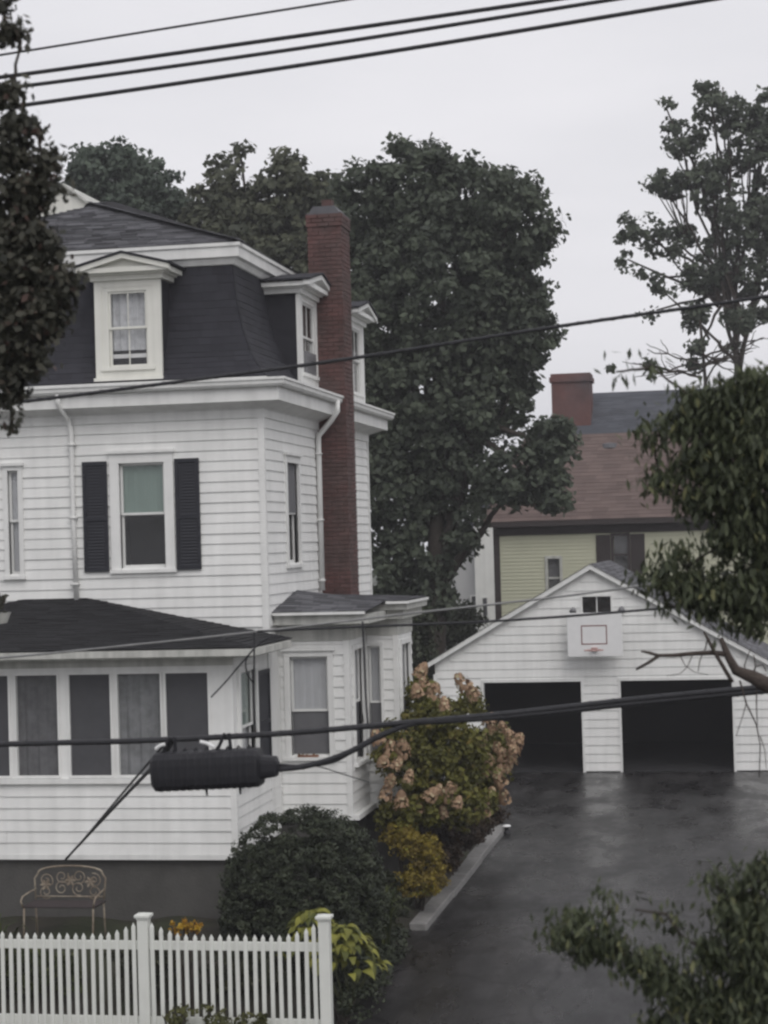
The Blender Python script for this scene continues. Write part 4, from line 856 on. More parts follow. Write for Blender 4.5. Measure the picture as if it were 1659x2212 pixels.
# ================================================================== near trees at the street
T = 9.5
rt = [lobe(18, 70, T, 30, 26), lobe(45, 95, T, 18, 10), lobe(0, 10, T, 18, 26), lobe(22, 205, T, 30, 30), lobe(30, 270, T, 44, 32), lobe(80, 285, T, 14, 12), lobe(-110, 300, T, 60, 150), lobe(20, 345, T, 55, 50), lobe(95, 350, T, 36, 32), lobe(60, 420, T, 60, 40), lobe(30, 500, T, 70, 55), lobe(90, 520, T, 48, 40), lobe(60, 590, T, 85, 60), lobe(130, 610, T, 40, 50), lobe(105, 680, T, 50, 55), lobe(40, 700, T, 75, 80), lobe(60, 780, T, 40, 40), lobe(10, 800, T, 55, 55), lobe(-70, 600, T, 120, 300), lobe(25, 860, T, 22, 40), lobe(25, 915, T, 14, 24), lobe(-140, 150, T, 70, 120), lobe(115, 400, T, 14, 16)]
q = at(-330, 1500, T)
tree('red_leaf_tree', (q.x, T, -0.45), rt, 'dark grey-green and reddish tree at the left edge in front of the roof', M['leaf_red'], 21000, 0.048, seed=51, clump=0.095, per=11, trunk_r=0.12, branch=50, shell=0.0, limb_r=0.012, twig_r=0.005, droop=0.4, aspect=0.62, clump_tint=0.45)
pf = thing('red_flower_basket', tuple(at(0, 1340, 24.5)), 'red flowered plant just showing at the left edge above the porch roof', 'plant')
leaves('blooms', [lobe(-8, 1305, 24.5, 32, 28)], 420, 0.09, M['leaf_red'], pf, 5, 0.12, 30, clump_tint=0.2)
b = MB(); q = at(-8, 1330, 24.5); b.lathe((q.x, q.y, q.z-0.12), [(0.02, 0), (0.14, 0.02), (0.19, 0.14), (0.2, 0.16)], 14); b.tube([(q.x, q.y, q.z+0.05), (q.x-0.9, q.y+1.5, q.z+0.45)], 0.01, 5); b.build('basket', M['greywhite'], pf)

T = 10.5
rt = [lobe(1640, 830, T, 45, 30), lobe(1570, 850, T, 40, 22), lobe(1500, 865, T, 30, 14), lobe(1620, 890, T, 60, 40), lobe(1530, 900, T, 50, 30), lobe(1590, 950, T, 65, 40), lobe(1470, 920, T, 30, 32), lobe(1412, 945, T, 18, 45), lobe(1520, 1000, T, 55, 45), lobe(1425, 1040, T, 26, 26), lobe(1590, 1040, T, 70, 65), lobe(1520, 1085, T, 50, 35), lobe(1650, 960, T, 45, 90), lobe(1620, 1140, T, 55, 80), lobe(1570, 1170, T, 40, 40), lobe(1650, 1260, T, 55, 90), lobe(1580, 1280, T, 45, 42), lobe(1500, 1262, T, 40, 20), lobe(1425, 1250, T, 38, 18), lobe(1520, 1300, T, 45, 18), lobe(1620, 1340, T, 40, 30), lobe(1455, 1195, T, 22, 14), lobe(1480, 1225, T, 14, 24), lobe(1443, 1310, T, 10, 14), lobe(1740, 1100, T, 90, 250), lobe(1412, 795, T, 6, 14), lobe(1330, 803, T, 8, 14)]
q = at(1930, 1500, 12.4); TB = (q.x, 12.4, -0.45)
nt_ = tree('ash_tree', TB, rt, 'drooping green leaved tree at the right edge covering the yellow house', M['leaf_near'], 19000, 0.066, seed=61, clump=0.14, per=8, trunk_r=0.15, branch=90, shell=0.0, limb_r=0.010, twig_r=0.004, droop=1.5, aspect=0.34, clump_tint=0.5)
# broken dead limb of the same tree
def path(pts, Y): return [at(x, y, Y) for x, y in pts]
mb = MB(); Yb = 13.2
fk = Vector(TB)+Vector((0, 0, 1.25)); tl = Vector(max(rt, key=lambda l: l[3]*l[5])[:3]); root_ = fk.lerp(tl, 0.75)
mb.tube([root_, root_.lerp(at(1720, 1490, Yb), 0.5)+Vector((0, 0, 0.05))]+path([(1720, 1490), (1659, 1481), (1625, 1462), (1590, 1448), (1574, 1420), (1557, 1378)], Yb), [0.085, 0.075, 0.065, 0.055, 0.045, 0.034, 0.026, 0.016], 8)
mb.tube(path([(1572, 1414), (1540, 1410), (1497, 1412), (1455, 1416), (1422, 1416), (1402, 1410), (1385, 1407)], Yb), [0.02, 0.018, 0.016, 0.014, 0.012, 0.011, 0.006], 7)
mb.tube(path([(1424, 1416), (1400, 1432), (1374, 1446)], Yb), [0.012, 0.011, 0.008], 6)
mb.tube(path([(1582, 1474), (1562, 1440), (1542, 1406), (1530, 1382), (1520, 1364)], Yb-0.03), [0.014, 0.013, 0.013, 0.011, 0.006], 6)
for pp, r_ in (([(1528, 1380), (1524, 1400), (1512, 1425), (1508, 1450)], 0.006), ([(1625, 1462), (1632, 1440), (1628, 1415)], 0.008), ([(1612, 1455), (1608, 1438), (1612, 1425), (1622, 1400)], 0.006), ([(1632, 1440), (1648, 1436), (1655, 1450)], 0.006), ([(1497, 1412), (1485, 1440), (1470, 1455), (1440, 1460)], 0.004), ([(1470, 1418), (1480, 1438), (1500, 1452), (1530, 1458)], 0.004), ([(1598, 1470), (1612, 1520), (1634, 1566), (1642, 1610), (1640, 1680)], 0.007), ([(1634, 1480), (1634, 1530), (1636, 1566)], 0.006), ([(1612, 1520), (1600, 1560), (1590, 1590)], 0.004), ([(1642, 1590), (1652, 1620), (1655, 1660)], 0.004)):
    mb.tube(path(pp, Yb), [r_*(1-0.5*i/(len(pp)-1)) for i in range(len(pp))], 5)
o = mb.build('broken_limb', M['deadwood'], nt_, smooth=True); o['label'] = 'bare broken limb hanging over the cable'
T = 8.8
rt = [lobe(1650, 1890, T, 40, 50), lobe(1600, 1970, T, 60, 60), lobe(1540, 1905, T, 20, 22), lobe(1640, 2060, T, 75, 110), lobe(1540, 2060, T, 45, 40), lobe(1235, 1990, T, 38, 20), lobe(1205, 2025, T, 26, 18), lobe(1260, 2050, T, 30, 22), lobe(1310, 2040, T, 45, 30), lobe(1385, 2080, T, 45, 28), lobe(1322, 1960, T, 10, 28), lobe(1372, 1965, T, 9, 20), lobe(1300, 2000, T, 20, 16), lobe(1440, 2125, T, 50, 35), lobe(1510, 2165, T, 60, 50), lobe(1600, 2185, T, 80, 70), lobe(1420, 2215, T, 30, 20), lobe(1480, 2300, T, 130, 90), lobe(1700, 2200, T, 90, 220), lobe(1470, 2020, T, 16, 26), lobe(1440, 1975, T, 8, 18)]
q = at(1620, 2300, T)
tree('young_tree', (q.x, T+0.2, -0.45), rt, 'leafy tree top in front of the driveway, bottom right corner', M['leaf_near'], 18000, 0.052, seed=71, clump=0.115, per=8, trunk_r=0.07, branch=80, shell=0.0, limb_r=0.008, twig_r=0.0035, droop=1.3, aspect=0.34, clump_tint=0.5)

# ================================================================== garden planting
def ground_at(x, y): return bedz(x, y) if x < -4.99 else gz(y)
def shrub(name, lobes, label, mt, n, size, seed, cat='shrub', clump=0.16, per=40, stems=6, base=None, rough_edge=True, **kw):
    rb_ = random.Random(seed*3+1); l0 = lobes[0]; big = list(lobes)
    for l in (big[:4] if rough_edge else []):
        for _ in range(7):
            a, e_ = rb_.uniform(0, 2*math.pi), rb_.uniform(0.0, 1.3); k_ = rb_.uniform(0.84, 0.99); f_ = rb_.uniform(0.10, 0.22)
            lobes = lobes + [(l[0]+l[3]*k_*math.cos(a)*math.cos(e_), l[1]+l[4]*k_*math.sin(a)*math.cos(e_), l[2]+l[5]*k_*math.sin(e_), l[3]*f_, l[4]*f_, l[5]*f_*1.3)]
    bx_, by_ = base or (l0[0], l0[1])
    t = thing(name, (bx_, by_, ground_at(bx_, by_)), label, cat)
    leaves('foliage', lobes, n, size, mt, t, seed, clump, per, **kw)
    mb = MB(); rg = random.Random(seed)
    for i in range(stems):
        l = lobes[i % len(lobes)]; mb.tube([(bx_+rg.uniform(-.12, .12), by_+rg.uniform(-.12, .12), ground_at(bx_, by_)-0.08), (l[0]+rg.uniform(-.3, .3)*l[3], l[1]+rg.uniform(-.3, .3)*l[4], l[2])], [0.025, 0.01], 5)
    mb.build('stem', M['bark'], t)
    return t
shrub('yew_shrub', [(-5.93, 25.15, 1.12, 1.08, 0.98, 1.02), (-5.76, 25.1, 0.85, 0.98, 0.92, 0.92), (-6.15, 25.1, 0.85, 0.90, 0.9, 0.90), (-5.93, 25.0, 0.5, 1.05, 0.92, 0.55)], 'large rounded dark evergreen shrub in front of the side bay', M['leaf_yew'], 100000, 0.058, 81, clump=0.085, per=40, shell=0.84, aspect=0.4, up=0.6, rough_edge=False)
# strap-leaved clump at the foot of the shrub
def straps(name, c, n, ln, label, mt, seed, wd=0.022, spread=0.5):
    t = thing(name, c, label, 'plant'); rg = random.Random(seed); mb = MB()
    for i in range(n):
        a = rg.uniform(0, 2*math.pi); l_ = ln*rg.uniform(0.6, 1.15); sp = spread*rg.uniform(0.3, 1.1); c0 = Vector(c)+Vector((rg.uniform(-.18, .18), rg.uniform(-.14, .14), -0.02))
        d = Vector((math.cos(a), math.sin(a), 0)); s = Vector((-d.y, d.x, 0)); pts = []
        for k in range(6):
            u = k/5; p = c0 + d*(l_*sp*u*(0.4+u*0.8)) + Vector((0, 0, l_*(u*1.25-0.62*u*u*u*(0.6+sp)))); w_ = wd*(1-u**2.2)+0.002
            pts += [p-s*w_, p+s*w_]
        mb.add(pts, [(2*k, 2*k+1, 2*k+3, 2*k+2) for k in range(5)], rg.random())
    o = mb.build('leaf_clump', mt, t); o['kind'] = 'stuff'; return t
straps('daylily_clump', (-5.02, 25.35, 0.30), 90, 0.95, 'tall strap leaved plant at the right foot of the rounded shrub', M['leaf_grass'], 4)
straps('daylily_clump', (-5.45, 24.2, 0.18), 70, 0.62, 'strap leaved plant in front of the rounded shrub', M['leaf_grass'], 6)
straps('grass_tuft', (-7.75, 24.1, 0.10), 60, 0.55, 'dark grassy tuft beside the bench behind the fence', M['leaf_grass'], 7)
straps('grass_tuft', (-9.95, 24.3, 0.14), 60, 0.85, 'dark grassy tuft at the left of the bench', M['leaf_grass'], 9)
# panicle hydrangea by the drive
hy = shrub('hydrangea', [lobe(960, 1640, 30.0, 105, 85), lobe(870, 1650, 29.4, 60, 75), lobe(1045, 1650, 31.2, 62, 75), lobe(930, 1560, 30.2, 60, 50), lobe(845, 1600, 29.4, 30, 45), lobe(960, 1730, 29.8, 120, 50), lobe(915, 1500, 30.6, 36, 40), lobe(1012, 1515, 31.6, 30, 36), lobe(965, 1540, 30.6, 50, 40), lobe(1085, 1610, 31.4, 26, 50), lobe(870, 1760, 29.3, 70, 42), lobe(960, 1770, 31.6, 80, 36), lobe(1040, 1745, 33.4, 45, 36), lobe(1020, 1700, 31.5, 60, 40)], 'tall hydrangea with pink and tan flower heads beside the driveway', M['leaf_hyd'], 24000, 0.095, 91, clump=0.15, per=30, stems=14, base=(-5.35, 30.6), shell=0.35, aspect=0.6)
def panicle(seed):
    g = np.random.default_rng(seed); mb = MB()
    for i in range(120):
        h = g.random(); rr = 0.078*math.sqrt(max(0, 1-h**2.2))*(0.75+0.3*g.random())+0.006; a = g.uniform(0, 2*math.pi); c_ = Vector((rr*math.cos(a), rr*math.sin(a), h*0.15-0.05))
        n = Vector((math.cos(a), math.sin(a), 0.5+g.normal()*0.3)).normalized(); x = n.orthogonal().normalized(); y = n.cross(x); s = g.uniform(0.014, 0.024)
        mb.add([c_+x*s, c_+y*s, c_-x*s, c_-y*s], [(0, 1, 2, 3)], float(g.random()))
    me = bpy.data.meshes.new('flower_head'); me.from_pydata(mb.v, [], mb.f); a = me.attributes.new('tint', 'FLOAT', 'FACE'); a.data.foreach_set('value', mb.t); me.materials.append(M['floret']); return me
pans = [panicle(i) for i in range(4)]
HP = [(1085, 1570), (1100, 1590), (1062, 1555), (1075, 1610), (1105, 1620), (1060, 1640), (1095, 1660), (1080, 1690), (1040, 1600), (1045, 1670), (1065, 1712), (1090, 1725), (1030, 1700), (1000, 1690), (940, 1705), (965, 1725), (925, 1725), (880, 1680), (860, 1650), (842, 1620), (825, 1645), (868, 1615), (845, 1690), (815, 1600), (990, 1735), (905, 1745), (1020, 1745), (1050, 1755), (870, 1735), (830, 1720), (955, 1755), (918, 1478), (905, 1455), (938, 1500), (960, 1528), (1005, 1480), (1018, 1497), (1060, 1580), (1110, 1640), (1085, 1640), (898, 1495), (1115, 1605), (1072, 1668), (980, 1705), (1045, 1730)]
rg = random.Random(12)
for i, (px, py) in enumerate(HP):
    p = at(px+rg.uniform(-5, 5), py+rg.uniform(-5, 5), (28.9 if px < 900 else 29.3 if px < 1000 else 30.6)+rg.uniform(-0.25, 0.25)); o = link('flower_head', pans[i % 4], hy)
    s = rg.uniform(0.95, 1.55)
    o.matrix_basis = Matrix.Translation(p) @ Matrix.Rotation(rg.uniform(-0.7, 0.7), 4, 'X') @ Matrix.Rotation(rg.uniform(-0.7, 0.7), 4, 'Y') @ Matrix.Diagonal((s, s, s*rg.uniform(0.9, 1.3), 1))
shrub('spirea_shrub', [lobe(895, 1825, 28.8, 52, 36), lobe(930, 1860, 28.6, 34, 44), lobe(860, 1805, 29.0, 38, 26), lobe(900, 1905, 28.4, 50, 32), lobe(935, 1905, 28.4, 30, 26)], 'low golden and orange shrub behind the stone kerb', M['leaf_gold'], 9000, 0.052, 95, clump=0.10, per=34, shell=0.4)
shrub('dark_shrub', [lobe(930, 1810, 31.0, 80, 32), lobe(1000, 1795, 32.6, 60, 32), lobe(1055, 1765, 34.5, 36, 28), lobe(960, 1850, 30.2, 40, 28)], 'dark brownish shrub at the foot of the hydrangea', leaf_mat('leaf_umber', (0.026, 0.018, 0.014), (0.075, 0.050, 0.032)), 10000, 0.07, 97, clump=0.13, per=34, shell=0.3)
shrub('ground_cover', [(-5.05, 23.3, 0.02, 0.55, 0.45, 0.22), (-5.0, 24.4, 0.15, 0.45, 0.7, 0.25), (-4.98, 25.7, 0.18, 0.35, 0.8, 0.22)], 'low dark ground cover along the driveway edge', M['leaf_yew'], 7000, 0.055, 99, clump=0.10, per=30, shell=0.3)
shrub('ground_cover', [(-5.3, 26.9, 0.35, 0.45, 0.9, 0.35), (-5.5, 28.2, 0.35, 0.5, 0.6, 0.4)], 'dark leafy planting between rounded shrub and stone kerb', leaf_mat('leaf_shade', (0.016, 0.020, 0.012), (0.05, 0.055, 0.028)), 6000, 0.06, 100, clump=0.10, per=30, shell=0.3)
# hosta: single large leaves
hs_ = thing('hosta', (-5.15, 23.6, 0.02), 'yellow-green hosta with broad leaves behind the fence end post', 'plant')
def hosta_leaf():
    mb = MB(); pts = []
    for k in range(6):
        u = k/5; w_ = 0.085*math.sin(math.pi*min(1, u*0.92+0.08))**0.8*(1-u*0.25) if u < 1 else 0.0; z = 0.10*u-0.22*u*u*u; pts += [(u*0.26, -w_, z-0.02*abs(w_)*8), (u*0.26, 0, z-0.012), (u*0.26, w_, z-0.02*abs(w_)*8)]
    mb.add(pts, [f for k in range(5) for f in ((3*k, 3*k+1, 3*k+4, 3*k+3), (3*k+1, 3*k+2, 3*k+5, 3*k+4))])
    return mb
hm = []
for i in range(5):
    mb = hosta_leaf(); me = bpy.data.meshes.new('leaf'); me.from_pydata(mb.v, [], mb.f); a = me.attributes.new('tint', 'FLOAT', 'FACE'); a.data.foreach_set('value', [0.1+0.2*i]*len(mb.f)); me.materials.append(M['leaf_hosta']); me.polygons.foreach_set('use_smooth', [True]*len(me.polygons)); hm.append(me)
rg = random.Random(3)
def hosta(root, cx, cy, cz, n, r_, h_):
    for i in range(n):
        a = rg.uniform(0, 2*math.pi); t = rg.random(); o = link('leaf', hm[i % 5], root); s = rg.uniform(0.45, 0.8)
        o.matrix_basis = Matrix.Translation((cx+r_*t*math.cos(a), cy+r_*0.8*t*math.sin(a), cz+h_*(1-0.75*t*t)+rg.uniform(-.03, .03))) @ Matrix.Rotation(a+rg.uniform(-.5, .5), 4, 'Z') @ Matrix.Rotation(rg.uniform(-0.2, 0.9)*t, 4, 'Y') @ Matrix.Rotation(rg.uniform(-.4, .4), 4, 'X') @ Matrix.Scale(s, 4)
hosta(hs_, -5.04, 23.5, 0.22, 150, 0.44, 0.66)
mb = MB()
for i in range(14): a = i*0.45; mb.tube([(-4.98, 23.25, -0.1), (-4.98+0.3*math.cos(a), 23.25+0.25*math.sin(a), 0.4)], [0.012, 0.006], 4)
mb.build('stem', M['stem'], hs_)
h2 = thing('hosta', (-5.55, 23.6, 0.05), 'smaller yellow-green hosta just left of the fence end post', 'plant'); hosta(h2, -5.46, 23.7, 0.28, 130, 0.42, 0.76)
shrub('marigold_plant', [(-7.06, 23.4, 0.90, 0.20, 0.18, 0.10)], 'orange and yellow flowering plant behind the middle fence post', M['leaf_flower'], 420, 0.045, 105, cat='plant', clump=0.06, per=18, stems=8, shell=0.2)
shrub('leafy_plant', [(-7.6, 23.5, 0.35, 0.6, 0.35, 0.35), (-6.4, 23.6, 0.3, 0.6, 0.35, 0.35)], 'low dark leafy planting right behind the fence pickets', leaf_mat('leaf_shade_b', (0.020, 0.024, 0.014), (0.065, 0.068, 0.036)), 6000, 0.06, 107, cat='plant', clump=0.10, per=30, shell=0.2)
shrub('leafy_plant', [(-9.3, 23.6, 0.25, 1.0, 0.35, 0.35)], 'low dark leafy planting behind the fence in front of the bench', M['leaf_grass'], 5000, 0.06, 108, cat='plant', clump=0.10, per=30, shell=0.2)
shrub('weeds', [(-6.85, 22.28, 0.02, 0.28, 0.12, 0.16), (-6.35, 22.25, 0.04, 0.30, 0.12, 0.18), (-5.95, 22.28, 0.0, 0.25, 0.12, 0.15)], 'weeds growing through the foot of the right fence panel', leaf_mat('leaf_weed', (0.05, 0.055, 0.02), (0.14, 0.14, 0.05)), 1300, 0.055, 109, cat='plant', clump=0.07, per=20, stems=9, shell=0.2)

# ================================================================== picket fence
FY = 22.5
fen = thing('picket_fence', (-7.29, FY, -0.25), 'white picket fence with square capped posts along the front garden', 'fence')
pm = MB(); pm.box(-0.023, 0.023, 0, 1.0, -0.011, 0.011); pm.t = pm.t
def picket_mesh():
    mb = MB(); w_, t = 0.0235, 0.011
    mb.box(-w_, w_, 0, 0.955, -t, t); mb.add([(-w_, t, 0.955), (w_, t, 0.955), (w_, -t, 0.955), (-w_, -t, 0.955), (0, 0, 1.0)], [(0, 4, 1), (1, 4, 2), (2, 4, 3), (3, 4, 0)])
    me = bpy.data.meshes.new('picket'); me.from_pydata(mb.v, [], mb.f); me.materials.append(M['fence']); return me
pk = picket_mesh(); posts = [-11.74, -9.515, -7.29, -5.065]; FB = -0.105
for x in posts:
    b = MB(); b.box(x-0.066, x+0.066, -0.45, 1.165, -(FY+0.066), -(FY-0.066)); o = b.build('post', M['fence'], fen, bevel=0.006)
    b = MB(); b.box(x-0.075, x+0.075, 1.166, 1.19, -(FY+0.075), -(FY-0.075)); b.box(x-0.093, x+0.093, 1.191, 1.225, -(FY+0.093), -(FY-0.093))
    c_ = 0.088; b.add([(x-c_, FY-c_, 1.225), (x+c_, FY-c_, 1.225), (x+c_, FY+c_, 1.225), (x-c_, FY+c_, 1.225), (x, FY, 1.245)], [(0, 1, 4), (1, 2, 4), (2, 3, 4), (3, 0, 4)]); b.build('post_cap', M['fence'], o, bevel=0.004)
for x0_, x1_ in zip(posts, posts[1:]):
    a, c_ = x0_+0.066, x1_-0.066
    b = MB(); b.box(a, c_, 0.80, 0.905, -(FY+0.022), -(FY-0.022)); b.build('rail', M['fence'], fen, bevel=0.005)
    b = MB(); b.box(a, c_, -0.14, 0.0, -(FY+0.022), -(FY-0.022)); b.build('rail', M['fence'], fen, bevel=0.005)
    n = 20
    for i in range(n):
        x = a+(c_-a)*(i+0.5)/n; t = abs(2*(i+0.5)/n-1); top = 1.0+0.16*max(0, (t-0.55)/0.45)**1.6
        o = link('picket', pk, fen); o.matrix_basis = Matrix.Translation((x+rng.uniform(-.003, .003), FY-0.0335, 0.0+FB-0.02)) @ Matrix.Rotation(rng.uniform(-.006, .006), 4, 'Y') @ Matrix.Diagonal((1, 1, top-FB+0.02, 1))

# ================================================================== garden bench
BX0, BX1, BY = -9.62, -8.62, 24.75; bz = 0.36
bench = thing('garden_bench', ((BX0+BX1)/2, BY, bz), 'rusty scrolled iron garden bench behind the fence', 'bench')
xm = (BX0+BX1)/2; ST = 0.91
arch = [(BX0+0.02, ST+0.02), (BX0, ST+0.30), (BX0+0.05, ST+0.37)] + [(xm+0.45*math.sin(a), ST+0.38+0.085*math.cos(a)) for a in [R(-85+17*i) for i in range(11)]] + [(BX1-0.05, ST+0.37), (BX1, ST+0.30), (BX1-0.02, ST+0.02)]
b = MB(); b.tube([(x, BY+0.22+(z-ST)*0.12, z) for x, z in arch], 0.013, 7); b.tube([(BX0+0.02, BY+0.23, ST+0.06), (BX1-0.02, BY+0.23, ST+0.06)], 0.010, 6); b.build('back_frame', M['rust'], bench, smooth=True)
b = MB(); rg = random.Random(2)
def scroll(cx, cz, r_, a0, turns, n=22):
    return [(cx+r_*(1-0.75*i/n)*math.cos(a0+turns*2*math.pi*i/n), BY+0.225+(cz-ST)*0.12, cz+r_*(1-0.75*i/n)*math.sin(a0+turns*2*math.pi*i/n)) for i in range(n+1)]
for i, cx in enumerate((xm-0.34, xm-0.12, xm+0.12, xm+0.34)):
    for j, dz in enumerate((0.14, 0.29)):
        b.tube(scroll(cx, ST+dz+(0.03 if abs(cx-xm) < .2 else -0.02), 0.10, rg.uniform(0, 6), 1.4*(1 if (i+j) % 2 else -1)), 0.008, 5)
for cx, dz in ((xm-0.33, 0.22), (xm+0.02, 0.28), (xm+0.30, 0.26)):
    for k in range(6):
        a = k*math.pi/3; c0 = Vector((cx, BY+0.215, ST+dz)); d = Vector((math.cos(a), 0, math.sin(a))); s = Vector((-d.z, 0, d.x)); b.add([c0, c0+d*0.05+s*0.022, c0+d*0.085-Vector((0, .012, 0)), c0+d*0.05-s*0.022], [(0, 1, 2, 3)])
b.build('back_scrolls', M['rust'], bench)
b = MB(); b.tube([(BX0, BY-0.22, ST), (BX1, BY-0.22, ST), (BX1, BY+0.22, ST), (BX0, BY+0.22, ST), (BX0, BY-0.22, ST)], 0.013, 6)
for i in range(15): y = BY-0.20+i*0.4/14; b.tube([(BX0, y, ST), (BX1, y, ST)], 0.006, 5)
b.build('seat', M['darkbrown'], bench)
for x in (BX0+0.02, BX1-0.02):
    for y, s in ((BY-0.21, -1), (BY+0.21, 1)):
        b = MB(); b.tube([(x, y, ST), (x, y+0.02*s, ST-0.22), (x, y+0.05*s, ground_at(x, y+0.05*s)-0.03)], 0.014, 6); b.build('leg', M['rust'], bench, smooth=True)
    b = MB(); s = -1 if x < xm else 1
    b.tube([(x, BY+0.24, ST+0.16), (x+0.02*s, BY+0.05, ST+0.15), (x+0.03*s, BY-0.18, ST+0.13), (x+0.03*s, BY-0.25, ST+0.08), (x+0.01*s, BY-0.23, ST)], 0.012, 6); b.build('armrest', M['rust'], bench, smooth=True)

gl = thing('garden_light', tuple(atz(1095, 1800, 0.02)), 'small dark fixture with a white top at the far end of the stone kerb', 'light')
q = gl.location; b = MB(); b.lathe(tuple(q), [(0.07, 0), (0.08, 0.03), (0.04, 0.05), (0.035, 0.10), (0.07, 0.11), (0.075, 0.13)], 12); b.build('post', M['black'], gl, smooth=True)
b = MB(); b.lathe((q.x, q.y, q.z), [(0.08, 0.131), (0.07, 0.155), (0.02, 0.165), (0.0, 0.165)], 12); b.build('cap', M['white'], gl, smooth=True)

# ================================================================== overhead lines along the street
WYD = 13.6
def wire(name, pts, r_, label, Y=WYD, mt=None, group='overhead lines', cat='cable', Ys=None, n=24, lash=False):
    P = [at(x, y, (Ys[i] if Ys else Y)) for i, (x, y) in enumerate(pts)]
    # lines that leave the picture run on along the street towards their poles
    for e_, a_ in ((0, 1), (-1, -2)):
        if not (0 <= pts[e_][0] <= 1659 and 0 <= pts[e_][1] <= 2212):
            d_ = (P[e_]-P[a_]).normalized(); ext = [P[e_]+d_*4, P[e_]+d_*12, P[e_]+d_*26]
            P = (ext[::-1]+P) if e_ == 0 else P+ext
    # smooth curve through the points
    out = []
    for i in range(len(P)-1):
        a, b_, c_, d = P[max(0, i-1)], P[i], P[i+1], P[min(len(P)-1, i+2)]
        for k in range(n):
            t = k/n; out.append(0.5*((2*b_) + (c_-a)*t + (2*a-5*b_+4*c_-d)*t*t + (3*b_-a-3*c_+d)*t**3))
    out.append(P[-1])
    mb = MB(); mb.tube(out, r_, 8)
    if lash:
        acc = 0; L_ = [0]
        for p, q in zip(out, out[1:]): L_.append(L_[-1]+(q-p).length)
        sp = []; k = 0; st = 0.02; s = 0
        while s < L_[-1]:
            while k < len(L_)-2 and L_[k+1] < s: k += 1
            t = (s-L_[k])/max(1e-6, L_[k+1]-L_[k]); p = out[k].lerp(out[k+1], t); d = (out[k+1]-out[k]).normalized(); a = (Vector((0, 0, 1))-d*d.z).normalized(); b2 = d.cross(a); ph = s*2*math.pi/0.16
            sp.append(p+(a*math.cos(ph)+b2*math.sin(ph))*(r_*1.0)); s += st
        mb.tube(sp, 0.0035, 4)
    o = mb.build(name, mt or M['cable'], smooth=True); return tag(o, label, cat, group)
wire('power_line', [(-400, 182), (0, 119), (380, 58), (745, 0), (1100, -60)], 0.009, 'thin topmost wire crossing the upper left sky')
wire('power_line', [(-400, 215), (0, 167), (600, 84), (1190, 0), (1700, -75)], 0.016, 'thick wire, upper of the three close parallel lines')
wire('power_line', [(-400, 237), (50, 186), (650, 104), (1330, -2), (1900, -92)], 0.015, 'thick wire, middle of the three close parallel lines')
wire('power_line', [(-400, 283), (60, 226), (780, 121), (1530, 0), (2100, -95)], 0.016, 'thick wire, lowest of the three close parallel lines')
wire('house_cable', [(-500, 925), (0, 873), (320, 833), (740, 777), (1200, 706), (1659, 640), (2100, 570)], 0.013, 'single black cable crossing in front of the dormers and chimney', lash=True)
wire('support_wire', [(-400, 1452), (0, 1421), (300, 1392), (560, 1364), (880, 1326), (1200, 1290), (1400, 1263), (1700, 1220)], 0.008, 'pale steel wire crossing in front of the porch roof', mt=M['steelwire'])
wire('black_cable', [(556, 1364), (700, 1357), (1000, 1345), (1200, 1333), (1420, 1315), (1700, 1290)], 0.009, 'black cable just below the pale wire toward the garage')
wire('trunk_cable', [(-400, 1624), (0, 1608), (300, 1600), (600, 1585), (890, 1560), (1100, 1541), (1350, 1513), (1659, 1483), (2000, 1450)], 0.021, 'thick lashed cable bundle crossing in front of the sunroom', lash=True)
wire('trunk_cable', [(880, 1562), (1100, 1548), (1350, 1522), (1659, 1492), (2000, 1458)], 0.020, 'second thick cable lashed beneath the bundle toward the garage', lash=True)
wire('branch_cable', [(585, 1662), (640, 1658), (700, 1645), (760, 1622), (820, 1590), (880, 1566), (920, 1556)], 0.021, 'cable leaving the black splice case and rising to the bundle', lash=True)
wire('branch_cable', [(590, 1650), (650, 1655), (720, 1645), (780, 1612), (850, 1578)], 0.012, 'thinner cable beside the one leaving the splice case')
wire('drop_wire', [(372, 1600), (345, 1640), (250, 1740), (142, 1856)], 0.016, 'thicker service wire slanting from the splice case down to the sunroom', Ys=[13.6, 14.2, 18.5, 25.93])
wire('drop_wire', [(352, 1612), (300, 1672), (200, 1790), (146, 1854)], 0.009, 'thinner service wire slanting beside the thicker one', Ys=[13.6, 14.4, 18.5, 25.93])
wire('hanger_wire', [(549, 1362), (549, 1430), (549, 1500), (552, 1585)], 0.007, 'vertical wire hanging from the pale wire beside the sunroom corner')
wire('hanger_wire', [(783, 1342), (787, 1420), (790, 1500), (795, 1568)], 0.008, 'vertical wire hanging in front of the side bay windows')
wire('loop_wire', [(608, 1374), (580, 1378), (552, 1398), (532, 1425), (534, 1455), (548, 1475)], 0.006, 'small looped wire beside the vertical wire near the porch gutter')
wire('loop_wire', [(552, 1398), (515, 1440), (490, 1470), (456, 1506)], 0.006, 'short slanting wire in front of the sunroom corner post')
wire('tie_wire', [(600, 1655), (680, 1655), (740, 1672), (798, 1690)], 0.004, 'thin slack wire in front of the bay wall below the cables')
